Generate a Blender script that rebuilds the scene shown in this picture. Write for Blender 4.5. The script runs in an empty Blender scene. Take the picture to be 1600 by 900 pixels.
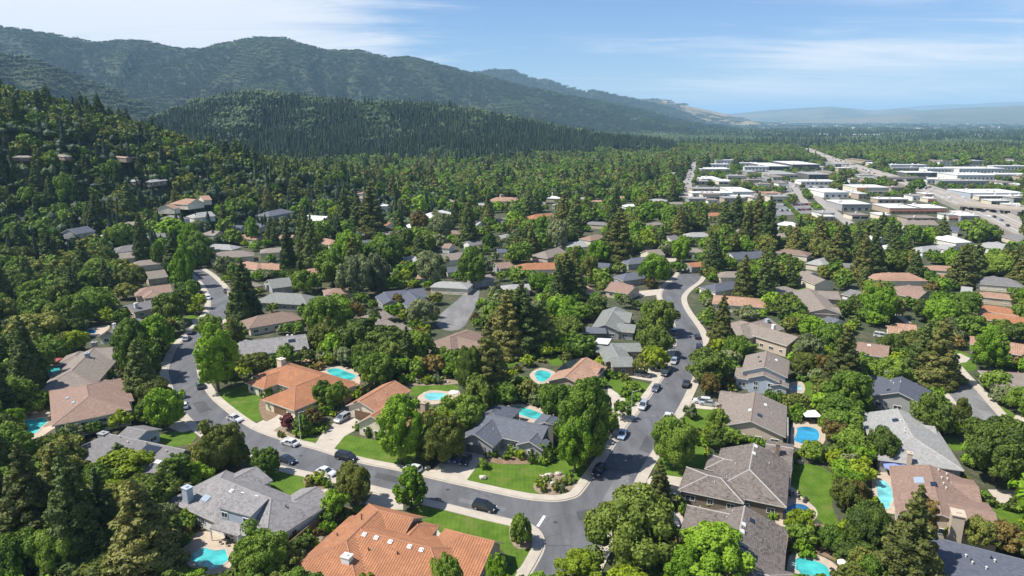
import bpy, bmesh, math, random
import numpy as np
from mathutils import Vector, Matrix
from mathutils.geometry import tessellate_polygon
random.seed(7); rng = np.random.default_rng(7)
S = bpy.context.scene
COL = bpy.data.collections.new('place'); S.collection.children.link(COL)
# ------------------------------------------------------------------ camera, sky, sun, exposure
H = 75.0; F = 1067.0; PIT = math.atan(265 / F); CP, SP = math.cos(PIT), math.sin(PIT)
cd = bpy.data.cameras.new('camera'); cam = bpy.data.objects.new('camera', cd); S.collection.objects.link(cam)
cd.sensor_width = 36.0; cd.lens = 36.0 * F / 1600.0; cd.clip_start = 1.0; cd.clip_end = 90000.0
cam.location = (0, 0, H); cam.rotation_euler = (math.pi / 2 - PIT, 0, 0); S.camera = cam
HAZE = 6.4e-5
SUN_EL = math.radians(56); SUN_AZ = math.radians(190)          # direction to the sun measured from +x counter-clockwise
sdir = Vector((math.cos(SUN_AZ) * math.cos(SUN_EL), math.sin(SUN_AZ) * math.cos(SUN_EL), math.sin(SUN_EL)))
sl = bpy.data.lights.new('sun', 'SUN'); so = bpy.data.objects.new('sun', sl); S.collection.objects.link(so)
sl.energy = 5.0; sl.angle = math.radians(0.53); sl.color = (1.0, 0.95, 0.87)
so.rotation_euler = sdir.to_track_quat('Z', 'Y').to_euler()
W = bpy.data.worlds.new('World'); S.world = W; W.use_nodes = True
def build_world():
    nt = W.node_tree; N = nt.nodes; L = nt.links; N.clear()
    out = N.new('ShaderNodeOutputWorld'); bg = N.new('ShaderNodeBackground'); L.new(bg.outputs[0], out.inputs[0])
    sky = N.new('ShaderNodeTexSky'); sky.sky_type = 'NISHITA'; sky.sun_disc = False
    sky.sun_elevation = SUN_EL; sky.sun_rotation = math.pi / 2 - SUN_AZ; sky.air_density = 1.0; sky.dust_density = 0.1; sky.ozone_density = 3.5
    sky.altitude = 100
    bg.inputs[1].default_value = 0.078
    tc = N.new('ShaderNodeTexCoord'); sp = N.new('ShaderNodeSeparateXYZ'); L.new(tc.outputs['Generated'], sp.inputs[0])
    def m(op, a, b=None, c=None):
        n = N.new('ShaderNodeMath'); n.operation = op
        for i, v in enumerate((a, b, c)):
            if v is None: continue
            if isinstance(v, (int, float)): n.inputs[i].default_value = v
            else: L.new(v, n.inputs[i])
        return n.outputs[0]
    z = m('MAXIMUM', sp.outputs[2], 0.0); zz = m('ADD', z, 0.09)
    u = m('DIVIDE', sp.outputs[0], zz); v = m('DIVIDE', sp.outputs[1], zz)
    cb = N.new('ShaderNodeCombineXYZ'); L.new(m('MULTIPLY', u, 0.30), cb.inputs[0]); L.new(m('MULTIPLY', v, 0.95), cb.inputs[1])
    def noise(scale, det, rough, off, dist=0.0):
        mp = N.new('ShaderNodeMapping'); mp.inputs['Location'].default_value = off; L.new(cb.outputs[0], mp.inputs[0])
        n = N.new('ShaderNodeTexNoise'); n.inputs['Scale'].default_value = scale; n.inputs['Detail'].default_value = det
        n.inputs['Roughness'].default_value = rough; n.inputs['Distortion'].default_value = dist; L.new(mp.outputs[0], n.inputs[0]); return n.outputs[0]
    def ramp(x, a, b):
        r = N.new('ShaderNodeMapRange'); r.interpolation_type = 'SMOOTHSTEP'; L.new(x, r.inputs[0]); r.inputs[1].default_value = a; r.inputs[2].default_value = b; return r.outputs[0]
    streak = noise(1.9, 10, 0.66, (3.1, 1.7, 0), 0.9)
    big = noise(0.45, 4, 0.5, (7.3, 2.2, 0), 0.3)
    # one large cirrus sheet to the left, thin wisps elsewhere
    left = ramp(m('MULTIPLY', u, -1.0), -0.15, 1.9)
    right = ramp(u, 1.2, 2.6)
    dens = m('ADD', m('MULTIPLY', right, 0.13), m('ADD', m('ADD', m('MULTIPLY', streak, 0.55), m('MULTIPLY', big, 0.55)), m('MULTIPLY', left, 0.34)))
    cl = ramp(dens, 0.56, 0.86)
    cl = m('MULTIPLY', cl, 0.92)
    mx = N.new('ShaderNodeMix'); mx.data_type = 'RGBA'; L.new(cl, mx.inputs[0]); tn = N.new('ShaderNodeMix'); tn.data_type = 'RGBA'; tn.blend_type = 'MULTIPLY'; tn.inputs[0].default_value = 1; L.new(sky.outputs[0], tn.inputs[6]); tn.inputs[7].default_value = (.83, .94, 1.17, 1); L.new(tn.outputs[2], mx.inputs[6])
    mx.inputs[7].default_value = (8.7, 8.85, 9.2, 1); L.new(mx.outputs[2], bg.inputs[0])
build_world()
vs = S.view_settings; vs.view_transform = 'Standard'; vs.look = 'None'; vs.exposure = 0.54; vs.gamma = 1.0; vs.use_curve_mapping = False
S.cycles.use_denoising = True; S.cycles.max_bounces = 5; S.cycles.diffuse_bounces = 2; S.cycles.transmission_bounces = 3
S.cycles.volume_bounces = 2; S.cycles.transparent_max_bounces = 4
# ------------------------------------------------------------------ terrain function
def ray(px, py):
    x = (px - 800) / F; u = -(py - 450) / F
    return x, CP + u * SP, -SP + u * CP
def crest(px, py, d):
    x, y, z = ray(px, py); k = d / math.hypot(x, y); return (x * k, y * k, H + z * k)
def vnoise(x, y, seed=0):
    xi = np.floor(x).astype(np.int64); yi = np.floor(y).astype(np.int64); fx = x - xi; fy = y - yi
    fx = fx * fx * (3 - 2 * fx); fy = fy * fy * (3 - 2 * fy)
    def h(a, b):
        n = (a * 374761393 + b * 668265263 + seed * 1442695041) & 0x7fffffff
        n = ((n ^ (n >> 13)) * 1274126177) & 0x7fffffff
        return ((n ^ (n >> 16)) & 0xffff) / 65535.0
    return (h(xi, yi) * (1 - fx) + h(xi + 1, yi) * fx) * (1 - fy) + (h(xi, yi + 1) * (1 - fx) + h(xi + 1, yi + 1) * fx) * fy
RIDGES = [
 ('hillside', [(-420,90,640),(-150,128,660),(0,152,680),(70,170,700),(140,194,730),(200,216,760),(270,246,790),(340,268,830)], 330, 60, 0.25),
 ('wooded_hill', [(150,235,1650),(215,215,1620),(270,180,1580),(330,156,1560),(400,147,1540),(450,150,1530),(520,161,1520),(600,164,1520),(700,168,1530),(800,186,1560),(880,204,1600),(960,217,1650),(1050,231,1700)], 560, 150, 0.4),
 ('foothill', [(-500,20,2500),(-200,50,2500),(0,84,2450),(60,96,2420),(120,119,2400),(180,144,2360),(240,172,2300),(300,205,2250)], 900, 240, 0.8),
 ('mountain', [(-900,20,4300),(-400,30,4250),(-150,38,4200),(0,42,4200),(50,47,4200),(100,57,4200),(150,66,4200),(200,62,4200),(230,64,4200),(270,74,4150),(320,77,4100),(350,67,4000),(400,58,3950),(440,58,3900),(480,71,3900),(510,78,3900),(560,78,3900),(610,90,3900),(640,88,3950),(700,104,4000),(760,119,4050),(800,131,4100),(850,141,4200),(900,151,4400),(950,160,4600),(1000,171,4900),(1060,187,5200),(1110,199,5500)], 2100, 380, 0.9),
 ('far_ridge', [(700,120,6500),(740,113,6500),(770,108,6500),(800,109,6500),(840,125,6500),(852,123,6500),(880,134,6500),(915,143,6500),(925,140,6500),(960,148,6600),(985,153,6700),(1040,166,6900),(1090,183,7000),(1130,196,7000)], 1500, 500, 0.6),
 ('tan_ridge', [(960,160,8800),(1005,154,8800),(1030,154,8800),(1070,164,8900),(1110,173,9000),(1145,182,9200),(1175,192,9400)], 1800, 600, 0.55),
 ('distant_hills', [(1100,181,17000),(1160,176,17000),(1200,172,17000),(1260,168,17000),(1300,166,17000),(1340,170,17000),(1372,173,17000),(1405,169,17000),(1440,173,16500),(1500,168,15500),(1560,166,14500),(1620,163,14000),(1800,160,14000),(2100,165,14000)], 4200, 1500, 0.5),
 ('horizon_hills', [(1350,172,27000),(1420,165,27000),(1500,162,26500),(1560,158,26000),(1640,157,26000),(1900,160,26000)], 5000, 2500, 0.4),
]
RW = [(n, np.array([crest(*c) for c in pts]), w, lam, amp) for n, pts, w, lam, amp in RIDGES]
def terrain(x, y, which=False):
    x = np.asarray(x, float); y = np.asarray(y, float); best = np.zeros_like(x); idx = np.full(x.shape, -1)
    for k, (n, P3, w, lam, amp) in enumerate(RW):
        bd = np.full(x.shape, 1e12); bh = np.zeros_like(x); ba = np.zeros_like(x); acc = 0.0
        for i in range(len(P3) - 1):
            a, b = P3[i], P3[i + 1]; ex, ey = b[0] - a[0], b[1] - a[1]; L2 = ex * ex + ey * ey; L = math.sqrt(L2)
            t = np.clip(((x - a[0]) * ex + (y - a[1]) * ey) / L2, 0, 1)
            d = (x - a[0] - t * ex) ** 2 + (y - a[1] - t * ey) ** 2
            m = d < bd; bd = np.where(m, d, bd); bh = np.where(m, a[2] + t * (b[2] - a[2]), bh); ba = np.where(m, acc + t * L, ba); acc += L
        s = np.sqrt(bd); t = s / (w * (np.clip(bh / P3[:, 2].max(), .22, 1) ** .8 if k else 1))
        nz = vnoise(ba / lam + s / (w * 1.3), s / (w * 0.9), 11 + k) * 0.7 + vnoise(ba / (lam * .45), s / (w * .5), 31 + k) * 0.3
        t2 = np.clip(t * np.maximum(1 + amp * (nz - 0.40) * np.clip(t * 4, 0, 1) * 1.6, .80), 0, 1)
        z = bh * (1 - t2) ** 1.35 * (1 + 0.35 * t2)
        z += np.where(z > 1, (vnoise(x / (w * .08), y / (w * .08), 5) - .5) * w * (0.028 if k < 2 else .016 if k < 4 else .012 if k < 6 else .006) * np.clip(t2 * 5, 0, 1) * np.clip((1 - t2) * 5, 0, 1) * np.clip(bh / 200, 0, 1), 0)
        if k in (1, 2, 3):
            ph = ba / (w * .25) + 1.7 * vnoise(s / (w * .45), ba / (w * .5), 71) + .3 * s / w; g = np.abs(2 * (ph - np.floor(ph)) - 1) * (.45 + .75 * vnoise(ba / (w * .3), s / (w * .5), 73))
            ph = ba / (w * .085) + 1.4 * vnoise(s / (w * .2), ba / (w * .2), 72); g = g * .78 + .30 * np.abs(2 * (ph - np.floor(ph)) - 1)
            z = z * (1 - (.30 if k == 1 else .52) * g * np.clip(t2 * 2.6 - .03, 0, 1) * np.clip((1 - t2) * 2.2, 0, 1))
        z = np.where(t2 >= 1, 0, np.maximum(z, 0))
        if k == 0: z = z * np.clip((np.hypot(x, y) - 425) / 150, 0, 1) ** 1.3
        m = z > best + (0.5 if k == 0 else 0); best = np.where(m, z, best); idx = np.where(m & (z > (8 if k else .5)), k, idx)
    return (best, idx) if which else best
DD = np.concatenate([np.linspace(60, 1200, 700), np.geomspace(1202, 30000, 900)])
def P(px, py, z=None):
    """world point under a pixel: on the plane z, or on the terrain"""
    rx, ry, rz = ray(px, py)
    if z is not None: t = (z - H) / rz; return Vector((rx * t, ry * t, z))
    h = math.hypot(rx, ry)
    if py > 380: t = -H / rz; return Vector((rx * t, ry * t, 0))
    tt = DD / h; X = rx * tt; Y = ry * tt; Z = H + rz * tt; T = terrain(X, Y); k = np.argmax(Z <= T)
    if Z[k] > T[k]: k = len(tt) - 1
    if k > 0:
        a = Z[k - 1] - T[k - 1]; b = T[k] - Z[k]; f = a / max(a + b, 1e-9); t = tt[k - 1] + f * (tt[k] - tt[k - 1])
    else: t = tt[0]
    return Vector((rx * t, ry * t, float(terrain(np.array([rx * t]), np.array([ry * t]))[0])))
def proj(p):
    x, y, z = p[0], p[1], p[2] - H; f = y * CP - z * SP; u = y * SP + z * CP
    return (800 + F * x / f, 450 - F * u / f, f)
# ------------------------------------------------------------------ picture-plane bookkeeping: which pixels must stay free of filler trees
MH, MW = 450, 800
KEEP = np.zeros((MH, MW), np.float32)
def mark(poly, val=1.0):
    q = np.array([(p[0] / 2, p[1] / 2) for p in poly]); x0, y0 = np.floor(q.min(0)).astype(int); x1, y1 = np.ceil(q.max(0)).astype(int)
    x0, y0 = max(x0, 0), max(y0, 0); x1, y1 = min(x1, MW - 1), min(y1, MH - 1)
    if x1 <= x0 or y1 <= y0: return
    gx, gy = np.meshgrid(np.arange(x0, x1 + 1) + .5, np.arange(y0, y1 + 1) + .5); ins = np.zeros(gx.shape, bool); n = len(q); j = n - 1
    for i in range(n):
        xi, yi = q[i]; xj, yj = q[j]
        if yi != yj: ins ^= ((yi > gy) != (yj > gy)) & (gx < (xj - xi) * (gy - yi) / (yj - yi) + xi)
        j = i
    sub = KEEP[y0:y1 + 1, x0:x1 + 1]; sub[ins] = np.maximum(sub[ins], val)
def hull(pts):
    pts = sorted(set((round(a, 2), round(b, 2)) for a, b in pts))
    def half(ps):
        h = []
        for p in ps:
            while len(h) > 1 and (h[-1][0] - h[-2][0]) * (p[1] - h[-2][1]) - (h[-1][1] - h[-2][1]) * (p[0] - h[-2][0]) <= 0: h.pop()
            h.append(p)
        return h
    a = half(pts); b = half(pts[::-1]); return a[:-1] + b[:-1]
# ------------------------------------------------------------------ object helpers
def tag(o, label=None, cat=None, group=None, kind=None):
    if label: o['label'] = label
    if cat: o['category'] = cat
    if group: o['group'] = group
    if kind: o['kind'] = kind
    return o
def empty(name, loc, rz=0.0):
    o = bpy.data.objects.new(name, None); o.location = loc; o.rotation_euler = (0, 0, rz); o.empty_display_size = 0.5; COL.objects.link(o); return o
def link(name, me, parent=None, loc=None, mat=None):
    o = bpy.data.objects.new(name, me)
    if parent: o.parent = parent
    if loc is not None: o.location = loc
    COL.objects.link(o)
    if mat is not None and me.materials: o.material_slots[0].link = 'OBJECT'; o.material_slots[0].material = mat
    return o
class MB:
    """collects verts, faces, uvs and material slots for ONE mesh"""
    def __init__(s): s.v = []; s.f = []; s.uv = []; s.mi = []
    def face(s, pts, uv=None, mi=0):
        k = len(s.v); s.v += [tuple(p) for p in pts]; s.f.append(tuple(range(k, k + len(pts)))); s.uv.append(uv if uv else [(p[0], p[1]) for p in pts]); s.mi.append(mi)
    def box(s, c, d, rz=0.0, mi=0, taper=1.0):
        x, y, z = d[0] / 2, d[1] / 2, d[2] / 2; ca, sa = math.cos(rz), math.sin(rz)
        def t(a, b, e, k=1.0): a *= k; b *= k; return (c[0] + a * ca - b * sa, c[1] + a * sa + b * ca, c[2] + e)
        q = [t(-x, -y, -z), t(x, -y, -z), t(x, y, -z), t(-x, y, -z), t(-x, -y, z, taper), t(x, -y, z, taper), t(x, y, z, taper), t(-x, y, z, taper)]
        for f in ((0, 3, 2, 1), (4, 5, 6, 7), (0, 1, 5, 4), (1, 2, 6, 5), (2, 3, 7, 6), (3, 0, 4, 7)):
            p = [q[i] for i in f]; e1 = math.dist(p[0], p[1]); e2 = math.dist(p[1], p[2]); s.face(p, [(0, 0), (e1, 0), (e1, e2), (0, e2)], mi)
    def prism(s, poly, z0, z1, mi=0, side=True, top=True):
        n = len(poly)
        if side:
            acc = 0
            for i in range(n):
                a, b = poly[i], poly[(i + 1) % n]; l = math.dist(a[:2], b[:2])
                s.face([(a[0], a[1], z0), (b[0], b[1], z0), (b[0], b[1], z1), (a[0], a[1], z1)], [(acc, z0), (acc + l, z0), (acc + l, z1), (acc, z1)], mi); acc += l
        if top:
            V = [Vector((p[0], p[1], 0)) for p in poly]
            for t in tessellate_polygon([V]):
                q = [(poly[i][0], poly[i][1], z1) for i in t]
                ar = (q[1][0] - q[0][0]) * (q[2][1] - q[0][1]) - (q[1][1] - q[0][1]) * (q[2][0] - q[0][0])
                s.face(q if ar > 0 else q[::-1], None, mi)
    def tube(s, a, b, r0, r1, n=6, mi=0, cap=True):
        a, b = Vector(a), Vector(b); d = (b - a).normalized(); u = d.orthogonal().normalized(); w = d.cross(u)
        A = [a + (u * math.cos(2 * math.pi * i / n) + w * math.sin(2 * math.pi * i / n)) * r0 for i in range(n)]
        B = [b + (u * math.cos(2 * math.pi * i / n) + w * math.sin(2 * math.pi * i / n)) * r1 for i in range(n)]
        for i in range(n): j = (i + 1) % n; s.face([A[i], A[j], B[j], B[i]], None, mi)
        if cap: s.face(B, None, mi); s.face(A[::-1], None, mi)
    def mesh(s, name, mats, smooth=False):
        me = bpy.data.meshes.new(name); me.from_pydata(s.v, [], s.f)
        for m in mats: me.materials.append(m)
        if s.f:
            ul = me.uv_layers.new(name='UVMap'); ul.data.foreach_set('uv', [c for f in s.uv for p in f for c in p[:2]])
            me.polygons.foreach_set('material_index', s.mi)
            if smooth: me.polygons.foreach_set('use_smooth', [True] * len(s.f))
        me.update(); return me
    def obj(s, name, mats, parent=None, loc=None, smooth=False):
        return link(name, s.mesh(name, mats if isinstance(mats, (list, tuple)) else [mats], smooth), parent, loc)
# ------------------------------------------------------------------ materials
def newmat(name):
    m = bpy.data.materials.new(name); m.use_nodes = True; nt = m.node_tree; b = nt.nodes['Principled BSDF']; return m, nt, b
def nd(nt, t, **k):
    n = nt.nodes.new(t)
    for a, v in k.items():
        if a.startswith('i_'): n.inputs[a[2:].replace('_', ' ')].default_value = v
        else: setattr(n, a, v)
    return n
def noise(nt, vec, scale, det=3, rough=0.55):
    n = nd(nt, 'ShaderNodeTexNoise'); n.inputs['Scale'].default_value = scale; n.inputs['Detail'].default_value = det; n.inputs['Roughness'].default_value = rough
    if vec is not None: nt.links.new(vec, n.inputs['Vector'])
    return n.outputs[0]
def ramp(nt, x, stops):
    r = nd(nt, 'ShaderNodeValToRGB'); e = r.color_ramp.elements
    while len(e) > len(stops): e.remove(e[-1])
    while len(e) < len(stops): e.new(1.0)
    for i, (p, c) in enumerate(stops): e[i].position = p; e[i].color = (*c, 1)
    nt.links.new(x, r.inputs[0]); return r.outputs[0]
def mixc(nt, f, a, b, mode='MIX'):
    n = nd(nt, 'ShaderNodeMix'); n.data_type = 'RGBA'; n.blend_type = mode
    for i, v in ((0, f), (6, a), (7, b)):
        if isinstance(v, (int, float)): n.inputs[i].default_value = v
        elif isinstance(v, tuple): n.inputs[i].default_value = (*v, 1)
        else: nt.links.new(v, n.inputs[i])
    return n.outputs[2]
def mth(nt, op, a, b=None):
    n = nd(nt, 'ShaderNodeMath', operation=op)
    for i, v in enumerate((a, b)):
        if v is None: continue
        if isinstance(v, (int, float)): n.inputs[i].default_value = v
        else: nt.links.new(v, n.inputs[i])
    return n.outputs[0]
def bump(nt, b, h, s, d=0.05):
    n = nd(nt, 'ShaderNodeBump'); n.inputs['Strength'].default_value = s; n.inputs['Distance'].default_value = d; nt.links.new(h, n.inputs['Height']); nt.links.new(n.outputs[0], b.inputs['Normal'])
def plain(name, c, rough=0.6, var=0.0, scale=2.0, metal=0.0, spec=None, coat=0.0):
    m, nt, b = newmat(name); b.inputs['Roughness'].default_value = rough; b.inputs['Metallic'].default_value = metal
    if spec is not None: b.inputs['Specular IOR Level'].default_value = spec
    if coat: b.inputs['Coat Weight'].default_value = coat
    if var:
        g = nd(nt, 'ShaderNodeNewGeometry'); f = noise(nt, g.outputs['Position'], scale, 5, .65)
        col = ramp(nt, f, [(0.3, tuple(x * (1 - var) for x in c)), (0.7, tuple(min(x * (1 + var), .95) for x in c))]); nt.links.new(col, b.inputs['Base Color'])
    else: b.inputs['Base Color'].default_value = (*c, 1)
    return m
def leafmat(name, c1, c2, c3, trans=0.22):
    m, nt, b = newmat(name); L = nt.links
    at = nd(nt, 'ShaderNodeAttribute', attribute_name='tint'); oi = nd(nt, 'ShaderNodeObjectInfo')
    g = nd(nt, 'ShaderNodeNewGeometry'); n1 = noise(nt, g.outputs['Position'], 0.9, 3, .6)
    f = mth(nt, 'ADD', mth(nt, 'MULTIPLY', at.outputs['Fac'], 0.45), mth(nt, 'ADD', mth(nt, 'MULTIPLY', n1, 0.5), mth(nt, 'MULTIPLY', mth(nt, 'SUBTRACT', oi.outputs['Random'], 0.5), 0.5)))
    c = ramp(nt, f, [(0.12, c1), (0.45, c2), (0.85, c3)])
    b.inputs['Roughness'].default_value = 0.62; b.inputs['Specular IOR Level'].default_value = 0.25; L.new(c, b.inputs['Base Color'])
    tr = nd(nt, 'ShaderNodeBsdfTranslucent'); L.new(c, tr.inputs[0]); mx = nd(nt, 'ShaderNodeMixShader'); mx.inputs[0].default_value = trans
    L.new(b.outputs[0], mx.inputs[1]); L.new(tr.outputs[0], mx.inputs[2]); L.new(mx.outputs[0], nt.nodes['Material Output'].inputs[0]); return m
LEAF = {
 'dark': leafmat('leaf_dark', (0.047, 0.082, 0.013), (0.102, 0.153, 0.021), (0.185, 0.239, 0.036)),
 'mid': leafmat('leaf_mid', (0.065, 0.123, 0.013), (0.130, 0.217, 0.023), (0.224, 0.316, 0.039)),
 'bright': leafmat('leaf_bright', (0.095, 0.190, 0.010), (0.177, 0.310, 0.019), (0.272, 0.422, 0.033), .28),
 'yellow': leafmat('leaf_yellow', (0.152, 0.214, 0.011), (0.253, 0.332, 0.018), (0.368, 0.443, 0.034), .28),
 'olive': leafmat('leaf_olive', (0.078, 0.103, 0.016), (0.157, 0.183, 0.031), (0.261, 0.268, 0.052)),
 'conifer': leafmat('leaf_conifer', (0.044, 0.073, 0.017), (0.086, 0.124, 0.028), (0.166, 0.205, 0.049), .12),
 'conifer_olive': leafmat('leaf_conifer_olive', (0.060, 0.077, 0.017), (0.129, 0.142, 0.032), (0.244, 0.231, 0.059), .12),
 'grey': leafmat('leaf_grey', (0.098, 0.131, 0.051), (0.174, 0.209, 0.083), (0.269, 0.301, 0.127)),
 'red': leafmat('leaf_red', (0.079, 0.018, 0.023), (0.145, 0.033, 0.041), (0.238, 0.070, 0.075)),
 'brown': leafmat('leaf_brown', (0.092, 0.077, 0.018), (0.178, 0.134, 0.032), (0.264, 0.192, 0.052)),
 'orange': leafmat('leaf_orange', (0.264, 0.115, 0.016), (0.449, 0.192, 0.025), (0.554, 0.269, 0.041)),
}
CW = {'dark': 'dark green', 'mid': 'green', 'bright': 'bright green', 'yellow': 'yellow-green', 'olive': 'olive green', 'conifer': 'dark', 'conifer_olive': 'olive', 'grey': 'grey-green', 'red': 'purple-red', 'brown': 'brownish', 'orange': 'orange'}
M = {}
M['bark'] = plain('bark', (.10, .07, .05), .9, .35, 3)
M['concrete'] = plain('concrete', (.42, .375, .31), .85, .13, .35)
M['curb'] = plain('curb_concrete', (.40, .36, .30), .85, .10, .6)
M['drive'] = plain('driveway_concrete', (.43, .38, .315), .85, .14, .3)
M['patio'] = plain('patio_stone', (.43, .35, .27), .8, .14, .8)
M['white'] = plain('white_paint', (.78, .78, .76), .5)
M['trim'] = plain('trim_paint', (.62, .59, .54), .6)
M['glass'] = plain('window_glass', (.035, .045, .055), .08, spec=.8)
M['skylight'] = plain('skylight_glass', (.30, .36, .42), .1, spec=.8)
M['panelglass'] = plain('solar_glass', (.018, .024, .04), .15, spec=.8)
M['dark'] = plain('dark_metal', (.03, .03, .033), .5)
M['wood'] = plain('fence_wood', (.27, .17, .10), .85, .25, 1.5)
M['brown_door'] = plain('brown_door', (.16, .095, .055), .6)
M['grey_door'] = plain('grey_door', (.16, .155, .15), .6)
M['rock'] = plain('boulder_stone', (.36, .31, .25), .9, .3, 1.2)
M['redcloth'] = plain('red_cloth', (.42, .10, .10), .8); M['tancloth'] = plain('tan_cloth', (.62, .40, .20), .8)
M['bluecloth'] = plain('blue_cloth', (.18, .24, .50), .8); M['whitecloth'] = plain('white_cloth', (.80, .79, .76), .8)
WALL = {k: plain('wall_' + k, c, .85, .06, .7) for k, c in {'white': (.66, .65, .62), 'beige': (.47, .39, .30), 'cream': (.60, .54, .43), 'grey': (.30, .30, .30), 'brown': (.19, .145, .105), 'bluegrey': (.36, .41, .47), 'tan': (.38, .31, .24), 'dark': (.11, .105, .10), 'green': (.13, .15, .09)}.items()}
def roofmat(name, c, kind='shingle', var=.25):
    m, nt, b = newmat(name); L = nt.links; uv = nd(nt, 'ShaderNodeUVMap'); b.inputs['Roughness'].default_value = 0.85
    g = nd(nt, 'ShaderNodeNewGeometry'); big = noise(nt, g.outputs['Position'], 0.35, 4, .6); fine = noise(nt, g.outputs['Position'], 7, 3, .6)
    lo = tuple(x * (1 - var) for x in c); hi = tuple(min(x * (1 + var), .9) for x in c)
    if kind == 'tile':
        sp = nd(nt, 'ShaderNodeSeparateXYZ'); L.new(uv.outputs[0], sp.inputs[0])
        rows = mth(nt, 'FRACT', mth(nt, 'MULTIPLY', sp.outputs[1], 2.2)); cols = mth(nt, 'SINE', mth(nt, 'MULTIPLY', sp.outputs[0], 2 * math.pi * 2.1))
        br = nd(nt, 'ShaderNodeTexBrick'); L.new(uv.outputs[0], br.inputs[0]); br.inputs['Scale'].default_value = 1; br.inputs['Brick Width'].default_value = .48; br.inputs['Row Height'].default_value = .455
        br.inputs['Mortar Size'].default_value = 0.0; br.inputs['Color1'].default_value = (*lo, 1); br.inputs['Color2'].default_value = (*hi, 1); br.offset = 0
        c1 = mixc(nt, ramp(nt, big, [(.35, (0, 0, 0)), (.65, (.8, .8, .8))]), br.outputs[0], tuple(x * .74 for x in c)); c1 = mixc(nt, mth(nt, 'MULTIPLY', ramp(nt, fine, [(.5, (0, 0, 0)), (.66, (1, 1, 1))]), .3), c1, tuple(x * .55 for x in c)); L.new(mixc(nt, mth(nt, 'MULTIPLY', mth(nt, 'GREATER_THAN', rows, .86), .35), c1, tuple(x * .45 for x in c)), b.inputs['Base Color'])
        h = mth(nt, 'ADD', mth(nt, 'MULTIPLY', cols, .6), mth(nt, 'MULTIPLY', rows, -.8)); bump(nt, b, h, .9, .09)
    else:
        bw, rh = (.5, .33) if kind == 'shake' else (.6, .3)
        br = nd(nt, 'ShaderNodeTexBrick'); L.new(uv.outputs[0], br.inputs[0]); br.inputs['Scale'].default_value = 1; br.inputs['Brick Width'].default_value = bw; br.inputs['Row Height'].default_value = rh
        br.inputs['Mortar Size'].default_value = .03 if kind == 'shake' else .012; br.inputs['Color1'].default_value = (*lo, 1); br.inputs['Color2'].default_value = (*hi, 1); br.inputs['Mortar'].default_value = (*[x * .4 for x in c], 1)
        st = nd(nt, 'ShaderNodeMapping'); st.inputs['Scale'].default_value = (1.1, .12, 1); L.new(uv.outputs[0], st.inputs[0]); stn = noise(nt, st.outputs[0], 1.0, 4, .65)
        c1 = mixc(nt, ramp(nt, mth(nt, 'ADD', mth(nt, 'MULTIPLY', big, .5), mth(nt, 'MULTIPLY', stn, .5)), [(.38, (0, 0, 0)), (.6, (.75, .75, .75))]), br.outputs[0], tuple(x * (1.25 if kind == 'shake' else .85) for x in c))
        c2 = mixc(nt, mth(nt, 'MULTIPLY', ramp(nt, fine, [(.45, (0, 0, 0)), (.62, (1, 1, 1))]), .35 if kind == 'shake' else .15), c1, tuple(x * .5 for x in c)); L.new(c2, b.inputs['Base Color'])
        bump(nt, b, br.outputs[1], .5, .03)
    return m
ROOF = {'tile': roofmat('clay_tile', (.385, .168, .080), 'tile', .16), 'tile2': roofmat('clay_tile_pale', (.40, .195, .11), 'tile', .16), 'tile3': roofmat('salmon_tile', (.40, .24, .165), 'tile', .14),
 'shake': roofmat('wood_shake', (.152, .128, .112), 'shake', .62), 'shakel': roofmat('grey_shake', (.225, .215, .215), 'shake', .42), 'grey': roofmat('grey_shingle', (.175, .168, .168)), 'dark': roofmat('slate_shingle', (.112, .122, .150)),
 'brown': roofmat('brown_shingle', (.215, .150, .115)), 'tan': roofmat('tan_shingle', (.235, .198, .168)), 'rose': roofmat('rose_shingle', (.262, .172, .132)), 'green': roofmat('greengrey_shingle', (.20, .21, .195)),
 'light': roofmat('light_shingle', (.31, .31, .30)), 'blue': roofmat('bluegrey_shingle', (.092, .102, .132)), 'white': roofmat('white_roofing', (.62, .62, .61)), 'peach': roofmat('peach_tile', (.42, .255, .17), 'tile')}
CAP = {k: plain('cap_' + k, c, .85, .1) for k, c in {'tile': (.33, .15, .085), 'grey': (.23, .225, .22), 'dark': (.10, .11, .13), 'brown': (.22, .15, .12), 'pale': (.33, .30, .28)}.items()}
CAPOF = {'tile': 'tile', 'tile2': 'tile', 'tile3': 'tile', 'shake': 'pale', 'shakel': 'grey', 'grey': 'grey', 'dark': 'dark', 'brown': 'brown', 'tan': 'brown', 'rose': 'brown', 'green': 'grey', 'light': 'pale', 'blue': 'dark', 'white': 'pale', 'peach': 'tile'}
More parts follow.
